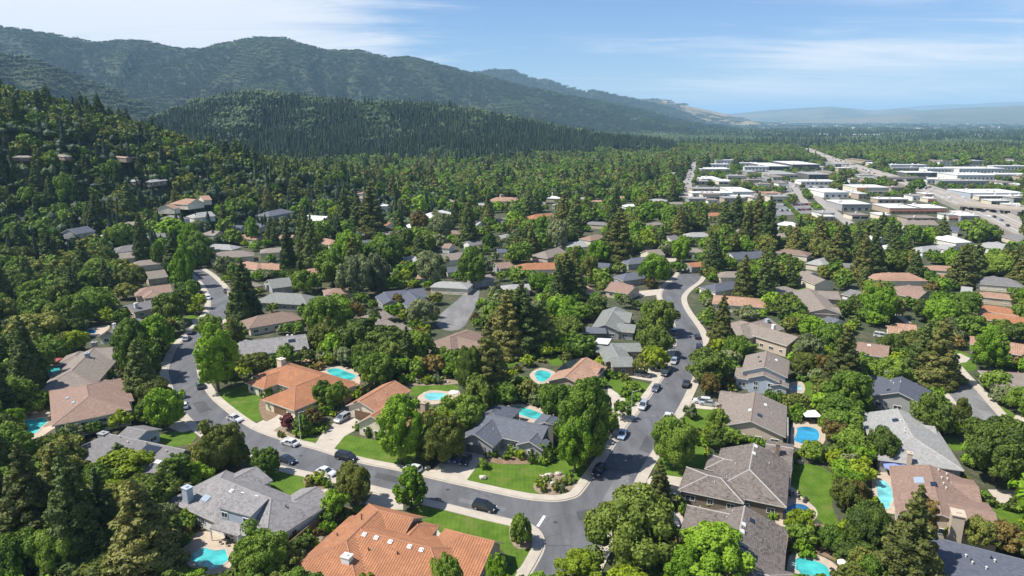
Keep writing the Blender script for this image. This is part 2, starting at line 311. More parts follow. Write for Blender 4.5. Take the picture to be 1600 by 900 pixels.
def groundmat():
    m, nt, b = newmat('earth_and_undergrowth'); b.inputs['Roughness'].default_value = .95; g = nd(nt, 'ShaderNodeNewGeometry'); p = g.outputs['Position']
    big = noise(nt, p, .05, 4, .6); med = noise(nt, p, .35, 5, .65); fi = noise(nt, p, 2.2, 4, .7)
    a = ramp(nt, mth(nt, 'ADD', mth(nt, 'MULTIPLY', med, .6), mth(nt, 'MULTIPLY', fi, .4)), [(.32, (.022, .038, .014)), (.46, (.050, .062, .024)), (.56, (.115, .095, .060)), (.68, (.20, .155, .105))])
    a = mixc(nt, ramp(nt, big, [(.42, (0, 0, 0)), (.6, (.75, .75, .75))]), a, (.040, .062, .022))
    sp = nd(nt, 'ShaderNodeSeparateXYZ'); nt.links.new(p, sp.inputs[0]); far = nd(nt, 'ShaderNodeMapRange'); nt.links.new(sp.outputs[1], far.inputs[0]); far.inputs[1].default_value = 500; far.inputs[2].default_value = 1200
    a = mixc(nt, far.outputs[0], a, (.030, .045, .020)); nt.links.new(a, b.inputs['Base Color']); bump(nt, b, fi, .8, .4); return m
M['ground'] = groundmat()
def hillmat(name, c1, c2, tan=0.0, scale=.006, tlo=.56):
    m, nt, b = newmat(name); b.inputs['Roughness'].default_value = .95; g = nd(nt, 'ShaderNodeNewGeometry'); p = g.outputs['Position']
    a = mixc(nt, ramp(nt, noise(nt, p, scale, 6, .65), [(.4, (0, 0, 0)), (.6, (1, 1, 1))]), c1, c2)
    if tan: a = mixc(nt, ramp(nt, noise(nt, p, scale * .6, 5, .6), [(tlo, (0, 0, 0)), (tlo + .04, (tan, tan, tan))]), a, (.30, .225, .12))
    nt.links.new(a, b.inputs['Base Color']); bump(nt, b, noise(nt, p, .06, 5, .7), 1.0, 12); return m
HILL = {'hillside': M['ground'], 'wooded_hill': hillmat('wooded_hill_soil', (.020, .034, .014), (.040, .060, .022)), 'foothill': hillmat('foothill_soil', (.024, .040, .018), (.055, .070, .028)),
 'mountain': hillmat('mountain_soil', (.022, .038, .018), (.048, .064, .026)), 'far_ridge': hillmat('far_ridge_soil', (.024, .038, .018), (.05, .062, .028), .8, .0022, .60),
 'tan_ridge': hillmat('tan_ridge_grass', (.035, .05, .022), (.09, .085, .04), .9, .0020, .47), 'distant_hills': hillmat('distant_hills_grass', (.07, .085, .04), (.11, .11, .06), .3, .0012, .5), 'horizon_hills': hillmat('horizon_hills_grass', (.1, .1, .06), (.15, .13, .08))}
def asphalt(name, c):
    m, nt, b = newmat(name); g = nd(nt, 'ShaderNodeNewGeometry'); p = g.outputs['Position']; b.inputs['Roughness'].default_value = .9
    mp = nd(nt, 'ShaderNodeMapping'); mp.inputs['Scale'].default_value = (.25, .05, 1); mp.inputs['Rotation'].default_value = (0, 0, .45); nt.links.new(p, mp.inputs[0])
    f = mth(nt, 'ADD', mth(nt, 'MULTIPLY', noise(nt, mp.outputs[0], 1.3, 4, .6), .55), mth(nt, 'ADD', mth(nt, 'MULTIPLY', noise(nt, p, .12, 4, .6), .3), mth(nt, 'MULTIPLY', noise(nt, p, 8, 2, .7), .15)))
    col = ramp(nt, f, [(.36, tuple(x * .72 for x in c)), (.5, c), (.66, tuple(x * 1.38 for x in c))])
    # oil spots and patched cracks
    w = nd(nt, 'ShaderNodeTexVoronoi', feature='DISTANCE_TO_EDGE'); w.inputs['Scale'].default_value = .16; nt.links.new(p, w.inputs[0])
    mp2 = noise(nt, p, .9, 4, .7); wl = mth(nt, 'LESS_THAN', mth(nt, 'ADD', w.outputs[0], mth(nt, 'MULTIPLY', mp2, .03)), .0235)
    col = mixc(nt, mth(nt, 'MULTIPLY', wl, .45), col, tuple(x * .45 for x in c)); nt.links.new(col, b.inputs['Base Color']); bump(nt, b, noise(nt, p, 12, 2, .7), .25, .02); return m
M['asphalt'] = asphalt('asphalt', (.108, .110, .118)); M['asphalt2'] = asphalt('old_asphalt', (.17, .168, .165)); M['asphalt3'] = plain('highway_concrete', (.29, .265, .24), .9, .12, .05)
def lawnmat():
    m, nt, b = newmat('lawn_grass'); g = nd(nt, 'ShaderNodeNewGeometry'); p = g.outputs['Position']; b.inputs['Roughness'].default_value = .9; b.inputs['Specular IOR Level'].default_value = .15
    wv = nd(nt, 'ShaderNodeTexWave'); wv.inputs['Scale'].default_value = .35; wv.inputs['Distortion'].default_value = 1.2; wv.inputs['Detail'].default_value = 2; nt.links.new(p, wv.inputs[0])
    f = mth(nt, 'ADD', mth(nt, 'MULTIPLY', noise(nt, p, .3, 5, .65), .60), mth(nt, 'ADD', mth(nt, 'MULTIPLY', noise(nt, p, 5, 3, .7), .36), mth(nt, 'MULTIPLY', wv.outputs[1], .04)))
    lc = ramp(nt, f, [(.36, (.046, .098, .010)), (.5, (.078, .145, .014)), (.64, (.130, .185, .028))]); dry = ramp(nt, noise(nt, p, .16, 5, .7), [(.56, (0, 0, 0)), (.68, (.6, .6, .6))]); nt.links.new(mixc(nt, dry, lc, (.170, .165, .055)), b.inputs['Base Color']); bump(nt, b, noise(nt, p, 9, 3, .7), .6, .06); return m
M['lawn'] = lawnmat()
def watermat(name, c):
    m, nt, b = newmat(name); g = nd(nt, 'ShaderNodeNewGeometry'); p = g.outputs['Position']
    f = noise(nt, p, .28, 3, .5); nt.links.new(ramp(nt, f, [(.36, tuple(x * .52 for x in c)), (.62, c)]), b.inputs['Base Color'])
    b.inputs['Roughness'].default_value = .06; b.inputs['Specular IOR Level'].default_value = .5; bump(nt, b, noise(nt, p, 2.2, 3, .6), .3, .08); return m
WAT = {'teal': watermat('pool_water_teal', (.07, .50, .50)), 'aqua': watermat('pool_water_aqua', (.20, .62, .66)), 'blue': watermat('pool_water_blue', (.04, .33, .56)), 'deep': watermat('pool_water_deep', (.035, .16, .33)), 'pale': watermat('pool_water_pale', (.45, .66, .72))}
# ------------------------------------------------------------------ terrain sheets (one per hill, one valley floor reaching the horizon)
def build_terrain():
    az = np.radians(np.linspace(-62, 62, 470)); r = np.concatenate([np.linspace(8, 420, 24), np.geomspace(440, 9500, 330), np.geomspace(9800, 60000, 50)])
    A, R = np.meshgrid(az, r); X = R * np.sin(A); Y = R * np.cos(A); Z, I = terrain(X, Y, True)
    flat = np.hypot(X, Y) < 420; Z = np.where(flat, 0, Z); I = np.where(flat | (Z <= 0), -1, I)
    nr, na = X.shape; V = np.stack([X, Y, Z], -1).reshape(-1, 3)
    i, j = np.meshgrid(np.arange(nr - 1), np.arange(na - 1), indexing='ij'); a = (i * na + j).ravel(); Q = np.stack([a, a + 1, a + na + 1, a + na], -1)[:, ::-1]
    FI = np.max(I.reshape(-1)[Q], axis=1)
    names = ['ground'] + [n for n, *_ in RIDGES]; nm = {'ground': 'ground'}
    for k, n in enumerate(names):
        q = Q[FI == k - 1]
        if not len(q): continue
        u, inv = np.unique(q, return_inverse=True); me = bpy.data.meshes.new(n); q2 = inv.reshape(-1, 4)
        me.vertices.add(len(u)); me.vertices.foreach_set('co', V[u].ravel()); me.loops.add(q2.size); me.loops.foreach_set('vertex_index', q2.ravel().astype(np.int32))
        me.polygons.add(len(q2)); me.polygons.foreach_set('loop_start', np.arange(0, q2.size, 4, dtype=np.int32)); me.polygons.foreach_set('loop_total', np.full(len(q2), 4, np.int32))
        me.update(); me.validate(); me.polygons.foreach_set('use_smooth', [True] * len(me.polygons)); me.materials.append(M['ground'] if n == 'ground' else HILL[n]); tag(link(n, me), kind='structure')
build_terrain()
# ------------------------------------------------------------------ roads, kerbs, pavements
def smooth(pts, n=6, closed=False):
    p = [Vector(q[:2]) for q in pts]; out = []; m = len(p); rng_ = range(m) if closed else range(m - 1)
    for i in rng_:
        if closed: a, b, c, d = p[(i - 1) % m], p[i], p[(i + 1) % m], p[(i + 2) % m]
        else: a, b, c, d = p[max(i - 1, 0)], p[i], p[i + 1], p[min(i + 2, m - 1)]
        for k in range(n):
            t = k / n; out.append(tuple(.5 * ((2 * b) + (c - a) * t + (2 * a - 5 * b + 4 * c - d) * t * t + (3 * b - a - 3 * c + d) * t ** 3)))
    if not closed: out.append(tuple(p[-1]))
    return out
def W2(pts, z=0.0): return [tuple(P(x, y, z)[:2]) for x, y in pts]
def offset(line, d):
    out = []; n = len(line)
    for i in range(n):
        a = Vector(line[max(i - 1, 0)]); b = Vector(line[min(i + 1, n - 1)]); t = (b - a).normalized(); out.append((line[i][0] - t.y * d, line[i][1] + t.x * d))
    return out
def strip(name, l1, l2, z, mat, thick=0.0, kind='structure'):
    b = MB(); n = min(len(l1), len(l2))
    for i in range(n - 1):
        q = [(*l1[i], z), (*l1[i + 1], z), (*l2[i + 1], z), (*l2[i], z)]
        ar = sum(q[k][0] * q[(k + 1) % 4][1] - q[(k + 1) % 4][0] * q[k][1] for k in range(4))
        b.face(q if ar > 0 else q[::-1])
        if thick:
            for l in (l1, l2):
                b.face([(*l[i], z - thick), (*l[i + 1], z - thick), (*l[i + 1], z), (*l[i], z)])
    return tag(b.obj(name, mat), kind=kind)
def area(name, poly, z, mat, skirt=0.0, kind='structure'):
    b = MB(); b.prism(poly, z - skirt if skirt else z, z, side=bool(skirt)); return tag(b.obj(name, mat), kind=kind)
def curbline(px, side, walk=2.0, sm=5, gap=0.0):
    """kerb + pavement outside a road edge given in picture points; side +1 = pavement lies left of travel"""
    l = smooth(W2(px), sm); a = offset(l, -side * .30); 
    strip('gutter', offset(l, side * .42), l, .034, M['curb'])
    strip('kerb', l, offset(l, -side * .16), .15, M['curb'], .15)
    o = offset(l, -side * walk); strip('pavement', offset(l, -side * .17), o, .142, M['concrete'], .13)
    mark([proj((*p, .15))[:2] for p in l] + [proj((*p, .15))[:2] for p in o][::-1], .9); return l
upA = [(925,745),(905,772),(890,779),(875,782),(850,782),(800,775),(675,747),(625,735),(557,721),(495,702),(450,690),(400,672),(372,655),(350,638),(332,622),(318,602),(311,585),(308,565),(311,545),(322,524),(338,508),(352,499),(361,490),(363,478),(358,462),(347,446),(330,430),(314,420)]
loA = [(825,900),(838,878),(848,856),(846,838),(834,824),(812,816),(760,804),(700,789),(665,781),(590,762),(525,747),(470,736),(437,728),(400,715),(355,697),(322,676),(292,650),(274,622),(266,600),(261,580),(267,560),(277,541),(292,525),(308,509),(322,492),(328,478),(326,462),(318,446),(304,430),(292,422)]
lB = [(905,772),(925,745),(948,712),(975,671),(1000,640),(1020,612),(1036,589),(1048,566),(1054,545),(1055,528),(1053,505),(1045,486),(1036,472),(1033,460),(1040,446),(1054,436),(1062,426)]
rB = [(905,925),(931,872),(956,827),(980,783),(1002,737),(1022,705),(1040,675),(1055,650),(1070,622),(1082,596),(1092,572),(1099,550),(1100,534),(1094,517),(1084,502),(1074,488),(1067,474),(1067,462),(1078,450),(1092,440),(1098,430)]
# the carriageways as polygons
polyA = smooth(W2(upA[2:]), 5); polyA2 = smooth(W2(loA[3:]), 5)
roadA = polyA + polyA2[::-1]
area('road', roadA, .030, M['asphalt'])
pb = smooth(W2([(905,772),(890,779),(870,783)]), 2)
roadB = smooth(W2(lB), 5)[::-1] + W2([(875,782),(846,838),(849,856),(838,878),(825,900),(800,945)]) + smooth(W2([(893,950)] + rB), 5)
area('road', roadB, .026, M['asphalt'])
for r_ in (roadA, roadB): mark([proj((*p, 0))[:2] for p in r_], 1.0)
curbline(lB[::-1] + upA[2:], 1); curbline([(800,945)] + loA, -1) ; curbline([(893,950)] + rB, 1)
cul = smooth(W2([(735,447),(722,462),(706,476),(690,489),(682,503),(688,513),(706,517),(724,511),(733,497),(742,481),(748,464),(750,447)]), 4)
area('road', cul, .030, M['asphalt2']); mark([proj((*p, 0))[:2] for p in cul], 1.0)
lC = [(1440,560),(1462,588),(1478,612),(1512,652),(1560,705),(1615,752)]; rC = [(1468,548),(1488,568),(1505,587),(1530,613),(1567,655),(1625,712)]
roadC = smooth(W2(lC), 4) + smooth(W2(rC), 4)[::-1]; area('road', roadC, .030, M['asphalt2']); mark([proj((*p, 0))[:2] for p in roadC], 1.0)
curbline(lC, 1, 1.6); curbline(rC, -1, 2.0)
# stop line
q = W2([(838,822),(842,823.5),(853,806.5),(849,805.5)]); tag(area('stop_line', q, .040, plain('road_paint', (.72, .72, .70), .7)), kind='structure')
# manhole covers and patched asphalt
M['iron'] = plain('cast_iron', (.045, .045, .047), .7); M['patch'] = asphalt('patched_asphalt', (.072, .073, .078)); M['patch2'] = asphalt('faded_asphalt', (.15, .15, .152))
for x, y in [(868,816),(915,812),(700,765),(470,712),(330,640),(985,715),(1042,600),(280,585),(1070,505)]:
    p = P(x, y, .034); m_ = MB(); m_.tube((0, 0, -.01), (0, 0, .006), .42, .42, 12); tag(m_.obj('manhole_cover', M['iron'], None, p), f"round iron manhole cover {'at the junction' if x in (868, 915) else 'in the lower left street' if x in (700, 470) else 'in the curved street' if x in (330, 280) else 'in the right street'}, {'left' if x in (868, 470, 280, 985) else 'right' if x in (915, 700, 330, 1042) else 'far'} one", 'manhole cover')
for i_, (q_, mk_) in enumerate([([(900,800),(935,792),(940,806),(905,814)], 'patch'), ([(590,738),(628,747),(622,756),(584,746)], 'patch'), ([(965,740),(985,745),(962,790),(940,784)], 'patch2'), ([(1010,680),(1026,684),(1014,708),(998,703)], 'patch'), ([(300,630),(318,626),(330,640),(312,646)], 'patch'), ([(720,778),(790,794),(788,800),(716,784)], 'patch2'), ([(420,700),(450,708),(446,713),(416,705)], 'patch2')]):
    area('asphalt_patch', W2(q_), .0335 + .0003 * i_, M[mk_])
# distant avenue and highway (raised slabs)
def ribbon(name, px, w, z, mat, thick=.6):
    l = smooth([tuple(P(x, y)[:2]) for x, y in px], 5); a, b = offset(l, w / 2), offset(l, -w / 2); o = strip(name, a, b, z, mat, thick)
    mark([proj((*p, z))[:2] for p in a] + [proj((*p, z))[:2] for p in b][::-1], 1.0); return l
avenue = ribbon('road', [(1066,309),(1072,290),(1079,268),(1086,251)], 13, .5, M['asphalt3'])
hw = [(1236,224),(1262,236),(1285,246),(1306,254),(1330,262),(1362,272),(1400,284),(1440,297),(1480,312),(1530,333),(1575,354),(1640,386)]
hwl = ribbon('highway', hw, 25, 3.2, M['asphalt3'], 3.2)
strip('median_barrier', offset(hwl, .4), offset(hwl, -.4), 4.3, M['curb'], 1.0)
for s_ in (-1, 1):
    strip('lane_line', offset(hwl, s_ * 6.0), offset(hwl, s_ * 6.4), 3.23, M['white']); strip('barrier', offset(hwl, s_ * 12.0), offset(hwl, s_ * 12.4), 4.2, M['curb'], .9)
ribbon('road', [(1225,305),(1262,300),(1300,330),(1330,352)], 8, .4, M['asphalt3'])
ribbon('road', [(1232,282),(1245,298),(1258,318)], 7, .45, M['asphalt3'])
# ------------------------------------------------------------------ lawns, drives, patios
def patch(name, px, z, mat, sm=3, keep=1.0):
    p = smooth(W2(px), sm, True) if sm else W2(px); area(name, p, z, mat); mark([proj((*q, 0))[:2] for q in p], keep)
LAWNS = [
 [(341,613),(372,607),(395,600),(412,612),(424,634),(412,650),(400,657),(382,650),(358,632)],
 [(517,701),(527,688),(540,680),(566,686),(594,692),(640,702),(640,722),(618,726),(575,717)],
 [(733,748),(745,733),(778,724),(815,723),(850,718),(884,708),(908,722),(915,738),(900,760),(868,773),(832,769),(790,762)],
 [(648,806),(672,792),(730,804),(796,818),(820,838),(832,852),(822,874),(812,884),(800,878),(770,850),(720,842),(690,835)],
 [(425,750),(437,732),(460,740),(482,747),(486,759),(459,772),(438,765)],
 [(1022,722),(1036,704),(1060,696),(1090,698),(1107,712),(1107,732),(1090,744),(1066,748),(1040,742)],
 [(1244,728),(1258,728),(1272,729),(1290,736),(1302,748),(1303,762),(1296,778),(1302,800),(1310,822),(1292,820),(1262,790),(1243,770)],
 [(640,611),(655,604),(680,601),(708,603),(711,608),(690,612),(664,616),(648,618)],
 [(953,596),(970,590),(992,596),(1014,603),(1006,618),(994,632),(976,620)],
 [(1060,652),(1082,636),(1108,640),(1106,662),(1078,668)],
 [(247,684),(272,677),(298,677),(296,690),(270,695)], [(800,846),(832,860),(826,872),(815,882),(800,872)], [(798,890),(816,894),(800,912),(780,905)],
 [(1556,786),(1580,790),(1605,800),(1610,826),(1590,834),(1566,808)], [(1462,684),(1490,688),(1500,700),(1478,700)], [(1364,738),(1384,735),(1398,742),(1384,751),(1366,748)],
 [(1498,568),(1516,565),(1520,576),(1504,578)], [(1252,598),(1268,598),(1270,614),(1254,614)], [(292,495),(312,492),(316,500),(300,503)], [(1097,526),(1112,522),(1112,545),(1100,548)],
 [(1550,628),(1570,640),(1590,656),(1575,652),(1556,640)], [(1478,552),(1496,548),(1512,556),(1494,562)], [(270,528),(288,520),(286,532),(272,545)], [(780,560),(800,556),(806,566),(790,572)], [(985,586),(998,590),(1008,583),(998,578)], [(372,660),(392,664),(398,672),(380,672)], [(470,688),(486,684),(496,690),(484,696)],
 [(1240,448),(1262,452),(1250,458)], [(860,560),(880,556),(884,566),(866,570)]]
def grow(poly, k):
    c = sum((Vector(q) for q in poly), Vector((0, 0))) / len(poly); return [tuple(Vector(q) + (Vector(q) - c).normalized() * k) for q in poly]
for i_, l in enumerate(LAWNS):
    p = grow(smooth(W2(l), 4, True), .9); area('lawn', p, .006 + .0006 * i_, M['lawn']); mark([proj((*q, 0))[:2] for q in p], 1.0)
DRIVES = [
 [(396,664),(444,640),(470,648),(448,668),(424,681),(405,672)], [(490,698),(500,682),(520,662),(548,650),(562,658),(556,672),(538,682),(520,704),(505,703)],
 [(587,764),(612,766),(630,770),(630,797),(600,796),(570,788)], [(662,742),(690,722),(718,698),(764,706),(742,733),(728,752)],
 [(508,745),(522,750),(516,772),(500,768)], [(1020,742),(1036,742),(1080,748),(1076,768),(1060,776),(1022,776),(998,762)], [(1032,800),(1064,800),(1068,812),(1052,846),(1062,868),(1048,868),(1034,830)],
 [(1070,624),(1124,630),(1120,641),(1064,636)], [(950,604),(972,620),(996,634),(976,664),(962,672),(948,640)], [(980,588),(1000,568),(1012,556),(1036,590),(1020,596),(996,592)],
 [(1543,765),(1580,766),(1610,772),(1610,788),(1560,786)], [(1484,556),(1500,552),(1516,560),(1510,566),(1492,568)], [(300,500),(318,496),(322,503),(302,508)], [(1592,640),(1612,640),(1612,668),(1580,660)],
 [(276,655),(290,662),(300,672),(284,676),(262,668)], [(1440,590),(1454,590),(1462,600),(1446,606)], [(1342,592),(1356,590),(1362,606),(1344,606)], [(995,455),(1030,452),(1034,460),(1000,464)], [(1036,402),(1056,400),(1058,408),(1040,410)]]
for i_, l in enumerate(DRIVES): patch('driveway', l, .0355 + .0003 * i_, M['drive'], 0, .8)
PATHS = [[(430,640),(417,633),(414,627),(421,624),(437,628),(445,636)], [(664,822),(680,824),(689,834),(687,841),(678,841),(680,834),(672,828),(660,826)], [(782,700),(794,702),(784,722),(762,720),(746,718),(748,714),(770,714)],
 [(1100,700),(1107,710),(1110,724),(1104,734),(1112,738),(1122,724),(1116,712),(1106,702)], [(806,892),(822,880),(826,882),(812,896)], [(1390,480),(1412,495),(1425,505),(1418,508),(1402,496)], [(1332,488),(1350,498),(1346,500),(1332,493)]]
for l in PATHS: patch('garden_path', l, .044, M['concrete'], 0, .7)
# rock and mulch beds
M['mulch'] = plain('mulch', (.20, .135, .085), .95, .35, .8); M['gravel'] = plain('gravel_bed', (.24, .19, .13), .95, .3, 1.4)
BEDS = [([(834,764),(838,748),(860,740),(890,745),(902,756),(888,768),(868,773),(848,773)], 'gravel'), ([(412,657),(404,634),(412,620),(426,630),(436,645),(424,655)], 'mulch'), ([(425,676),(446,664),(462,680),(455,690),(438,686)], 'gravel'),
 ([(474,748),(500,735),(522,748),(505,765),(480,760)], 'mulch'), ([(800,812),(826,824),(836,850),(810,858),(796,840)], 'gravel'), ([(985,760),(1008,748),(1012,775),(990,782)], 'mulch'), ([(770,712),(848,712),(850,722),(800,726),(766,722)], 'mulch'),
 ([(456,838),(500,790),(520,800),(500,850),(470,885),(450,880)], 'gravel'), ([(1287,820),(1318,860),(1300,875),(1240,840),(1245,828)], 'mulch'), ([(640,585),(700,592),(716,600),(640,602)], 'gravel'), ([(20,655),(60,640),(95,650),(70,668)], 'gravel'), ([(1180,790),(1215,786),(1215,812),(1196,806)], 'mulch')]
for l, k in BEDS: patch('planting_bed', l, .056, M[k], 3, .0)
# ------------------------------------------------------------------ swimming pools
LAND = []      # (x px, y px, short phrase) used to describe trees
def pool(px, water, deck, label, phrase, sm=4):
    p = smooth(W2(px), sm, True); c = sum((Vector(q) for q in p), Vector((0, 0))) / len(p); loc = (c.x, c.y, 0)
    if deck: patch('patio', deck, .048, M['patio'], 3, 1.0)
    t = tag(empty('swimming_pool', loc), label, 'pool', 'garden swimming pools'); L = [(a - c.x, b - c.y) for a, b in p]
    def out(k):
        n = len(L); o = []
        for i in range(n):
            a = Vector(L[i - 1]); b = Vector(L[(i + 1) % n]); d = (b - a).normalized(); o.append((L[i][0] + d.y * k, L[i][1] - d.x * k))
        return o
    ar = sum(L[i - 1][0] * L[i][1] - L[i][0] * L[i - 1][1] for i in range(len(L)))
    if ar < 0: L = L[::-1]
    o = out(.38); b = MB()
    for i in range(len(L)):
        j = (i + 1) % len(L)
        b.face([(*L[i], .11), (*o[i], .11), (*o[j], .11), (*L[j], .11)][::1]); b.face([(*o[i], 0), (*o[j], 0), (*o[j], .11), (*o[i], .11)]); b.face([(*L[j], .055), (*L[i], .055), (*L[i], .11), (*L[j], .11)])
    b.obj('coping', M['white'] if deck is None else M['curb'], t); w = MB(); w.prism(L, 0, .07, side=False); w.obj('water', WAT[water], t)
    # steps / ladder rail
    k = L[0]; d = Vector((-k[0], -k[1], 0)).normalized(); s = Vector((-d.y, d.x, 0)) * .3
    for sg in (-1, 1):
        rb = MB(); a = Vector((*k, .1)) + s * sg; rb.tube(a - d * .5, a - d * .5 + Vector((0, 0, .8)), .04, .04, 5); rb.tube(a - d * .5 + Vector((0, 0, .8)), a + d * .3 + Vector((0, 0, .75)), .04, .04, 5); rb.tube(a + d * .3 + Vector((0, 0, .75)), a + d * .35, .04, .04, 5); rb.obj('hand_rail', M['white'], t)
    mark([proj((*q, 0))[:2] for q in p], 1.0); xy = proj((c.x, c.y, 0)); LAND.append((xy[0], xy[1], phrase))
pool([(511,579),(522,576),(532,577),(541,581),(552,585),(556,588),(549,594),(540,595),(530,592),(518,586)], 'teal', [(490,584),(505,576),(522,571),(548,576),(560,584),(562,600),(545,604),(520,596)], 'teal garden pool right behind the orange tiled house with the wide drive', 'the teal pool by the tan umbrella')
pool([(664,617),(677,614),(696,616),(694,621),(684,625),(668,625)], 'aqua', [(652,621),(672,610),(702,612),(716,610),(718,620),(700,626),(680,632),(664,630)], 'small pale blue pool beside the crescent lawn', 'the pale pool by the crescent lawn')
pool([(836,583),(846,579),(860,583),(859,590),(848,597),(839,593)], 'teal', [(828,584),(844,575),(862,579),(868,584),(860,598),(846,602),(832,594)], 'small teal pool left of the tan roof with dark solar panels', 'the teal pool left of the tan roof')
pool([(795,638),(808,636),(825,639),(842,645),(851,650),(846,655),(830,654),(812,648),(800,646)], 'teal', [(788,640),(800,632),(830,634),(868,648),(872,656),(858,662),(826,660),(800,652)], 'kidney shaped teal pool behind the slate-roofed house at the corner', 'the kidney pool behind the slate roof')
pool([(134,517),(142,515),(150,517),(148,521),(138,521)], 'blue', [(128,518),(144,512),(170,508),(168,516),(152,525),(136,524)], 'tiny blue pool corner showing behind a yellow-green bush at far left', 'the tiny blue pool')
pool([(62,590),(68,585),(73,575),(85,572),(98,573),(92,579),(84,583),(78,590),(68,594)], 'teal', [(56,592),(66,572),(90,568),(108,572),(106,580),(92,592),(70,598)], 'L-shaped turquoise pool behind the brown house at the left', 'the L-shaped pool at the left')
pool([(36,676),(38,662),(42,656),(55,656),(67,653),(74,659),(65,667),(58,675),(46,680)], 'teal', [(30,676),(36,652),(68,648),(88,652),(92,664),(80,672),(62,684),(40,688)], 'turquoise free-form pool left of the two storey rose-roofed house', 'the pool left of the rose-roofed house')
pool([(293,870),(306,862),(317,856),(335,861),(352,859),(357,875),(345,885),(332,890),(312,884)], 'teal', [(280,866),(292,850),(300,838),(318,830),(356,838),(372,850),(366,880),(336,898),(300,888)], 'bright turquoise angular pool below the large grey house', 'the angular pool at the bottom left', 1)
pool([(1242,684),(1246,674),(1246,669),(1260,667),(1275,671),(1280,680),(1276,690),(1262,695),(1248,692),(1240,688)], 'blue', [(1235,690),(1238,664),(1250,652),(1284,660),(1290,676),(1286,694),(1262,702),(1240,698)], 'vivid blue pool with a notched edge beside the brown roofed house', 'the vivid blue pool')
pool([(1371,752),(1385,754),(1391,762),(1402,768),(1400,780),(1391,786),(1389,795),(1378,792),(1372,776)], 'aqua', [(1362,748),(1374,738),(1400,742),(1424,758),(1428,780),(1410,800),(1388,802),(1368,786)], 'bright aqua pool left of the rose-brown roof with two skylights', 'the aqua pool by the blue umbrella')
pool([(1224,799),(1232,792),(1242,788),(1258,790),(1269,800),(1266,807),(1250,806),(1234,808)], 'deep', [(1212,800),(1216,762),(1240,762),(1252,776),(1274,794),(1276,808),(1258,820),(1216,822)], 'deep blue scalloped pool beside the rectangular lawn', 'the deep blue pool')
pool([(1238,886),(1246,873),(1262,874),(1286,882),(1296,894),(1297,918),(1252,925),(1250,896)], 'teal', [(1230,886),(1238,864),(1262,862),(1300,878),(1316,900),(1312,930),(1236,930)], 'teal pool with corner steps at the bottom edge of the picture', 'the teal pool at the bottom right')
pool([(1232,604),(1252,602),(1253,611),(1234,611)], 'pale', [(1222,602),(1252,596),(1256,614),(1224,616)], 'pale rectangular plunge pool beside the two storey blue-grey house', 'the pale plunge pool', 1)
# ------------------------------------------------------------------ houses
MSH = {}
def window_mesh(w, h):
    k = ('win', w, h)
    if k not in MSH:
        b = MB(); t = .09
        b.box((0, 0, h / 2 - t / 2), (w, .09, t)); b.box((0, 0, -h / 2 + t / 2), (w, .09, t)); b.box((-w / 2 + t / 2, 0, 0), (t, .09, h - 2 * t)); b.box((w / 2 - t / 2, 0, 0), (t, .09, h - 2 * t)); b.box((0, 0, 0), (t * .6, .06, h - 2 * t))
        p = MB(); p.box((0, -.005, 0), (w - 2 * t, .03, h - 2 * t)); MSH[k] = (b.mesh('window', [M['white']]), p.mesh('pane', [M['glass']]))
    return MSH[k]
def door_mesh(w, h, mk):
    k = ('door', w, h, mk)
    if k not in MSH:
        b = MB(); n = 4
        for i in range(n): b.box((0, 0, -h / 2 + (i + .5) * h / n), (w, .08, h / n - .05))
        b.box((0, .02, 0), (w, .05, h)); MSH[k] = b.mesh('garage_door', [M[mk]])
    return MSH[k]
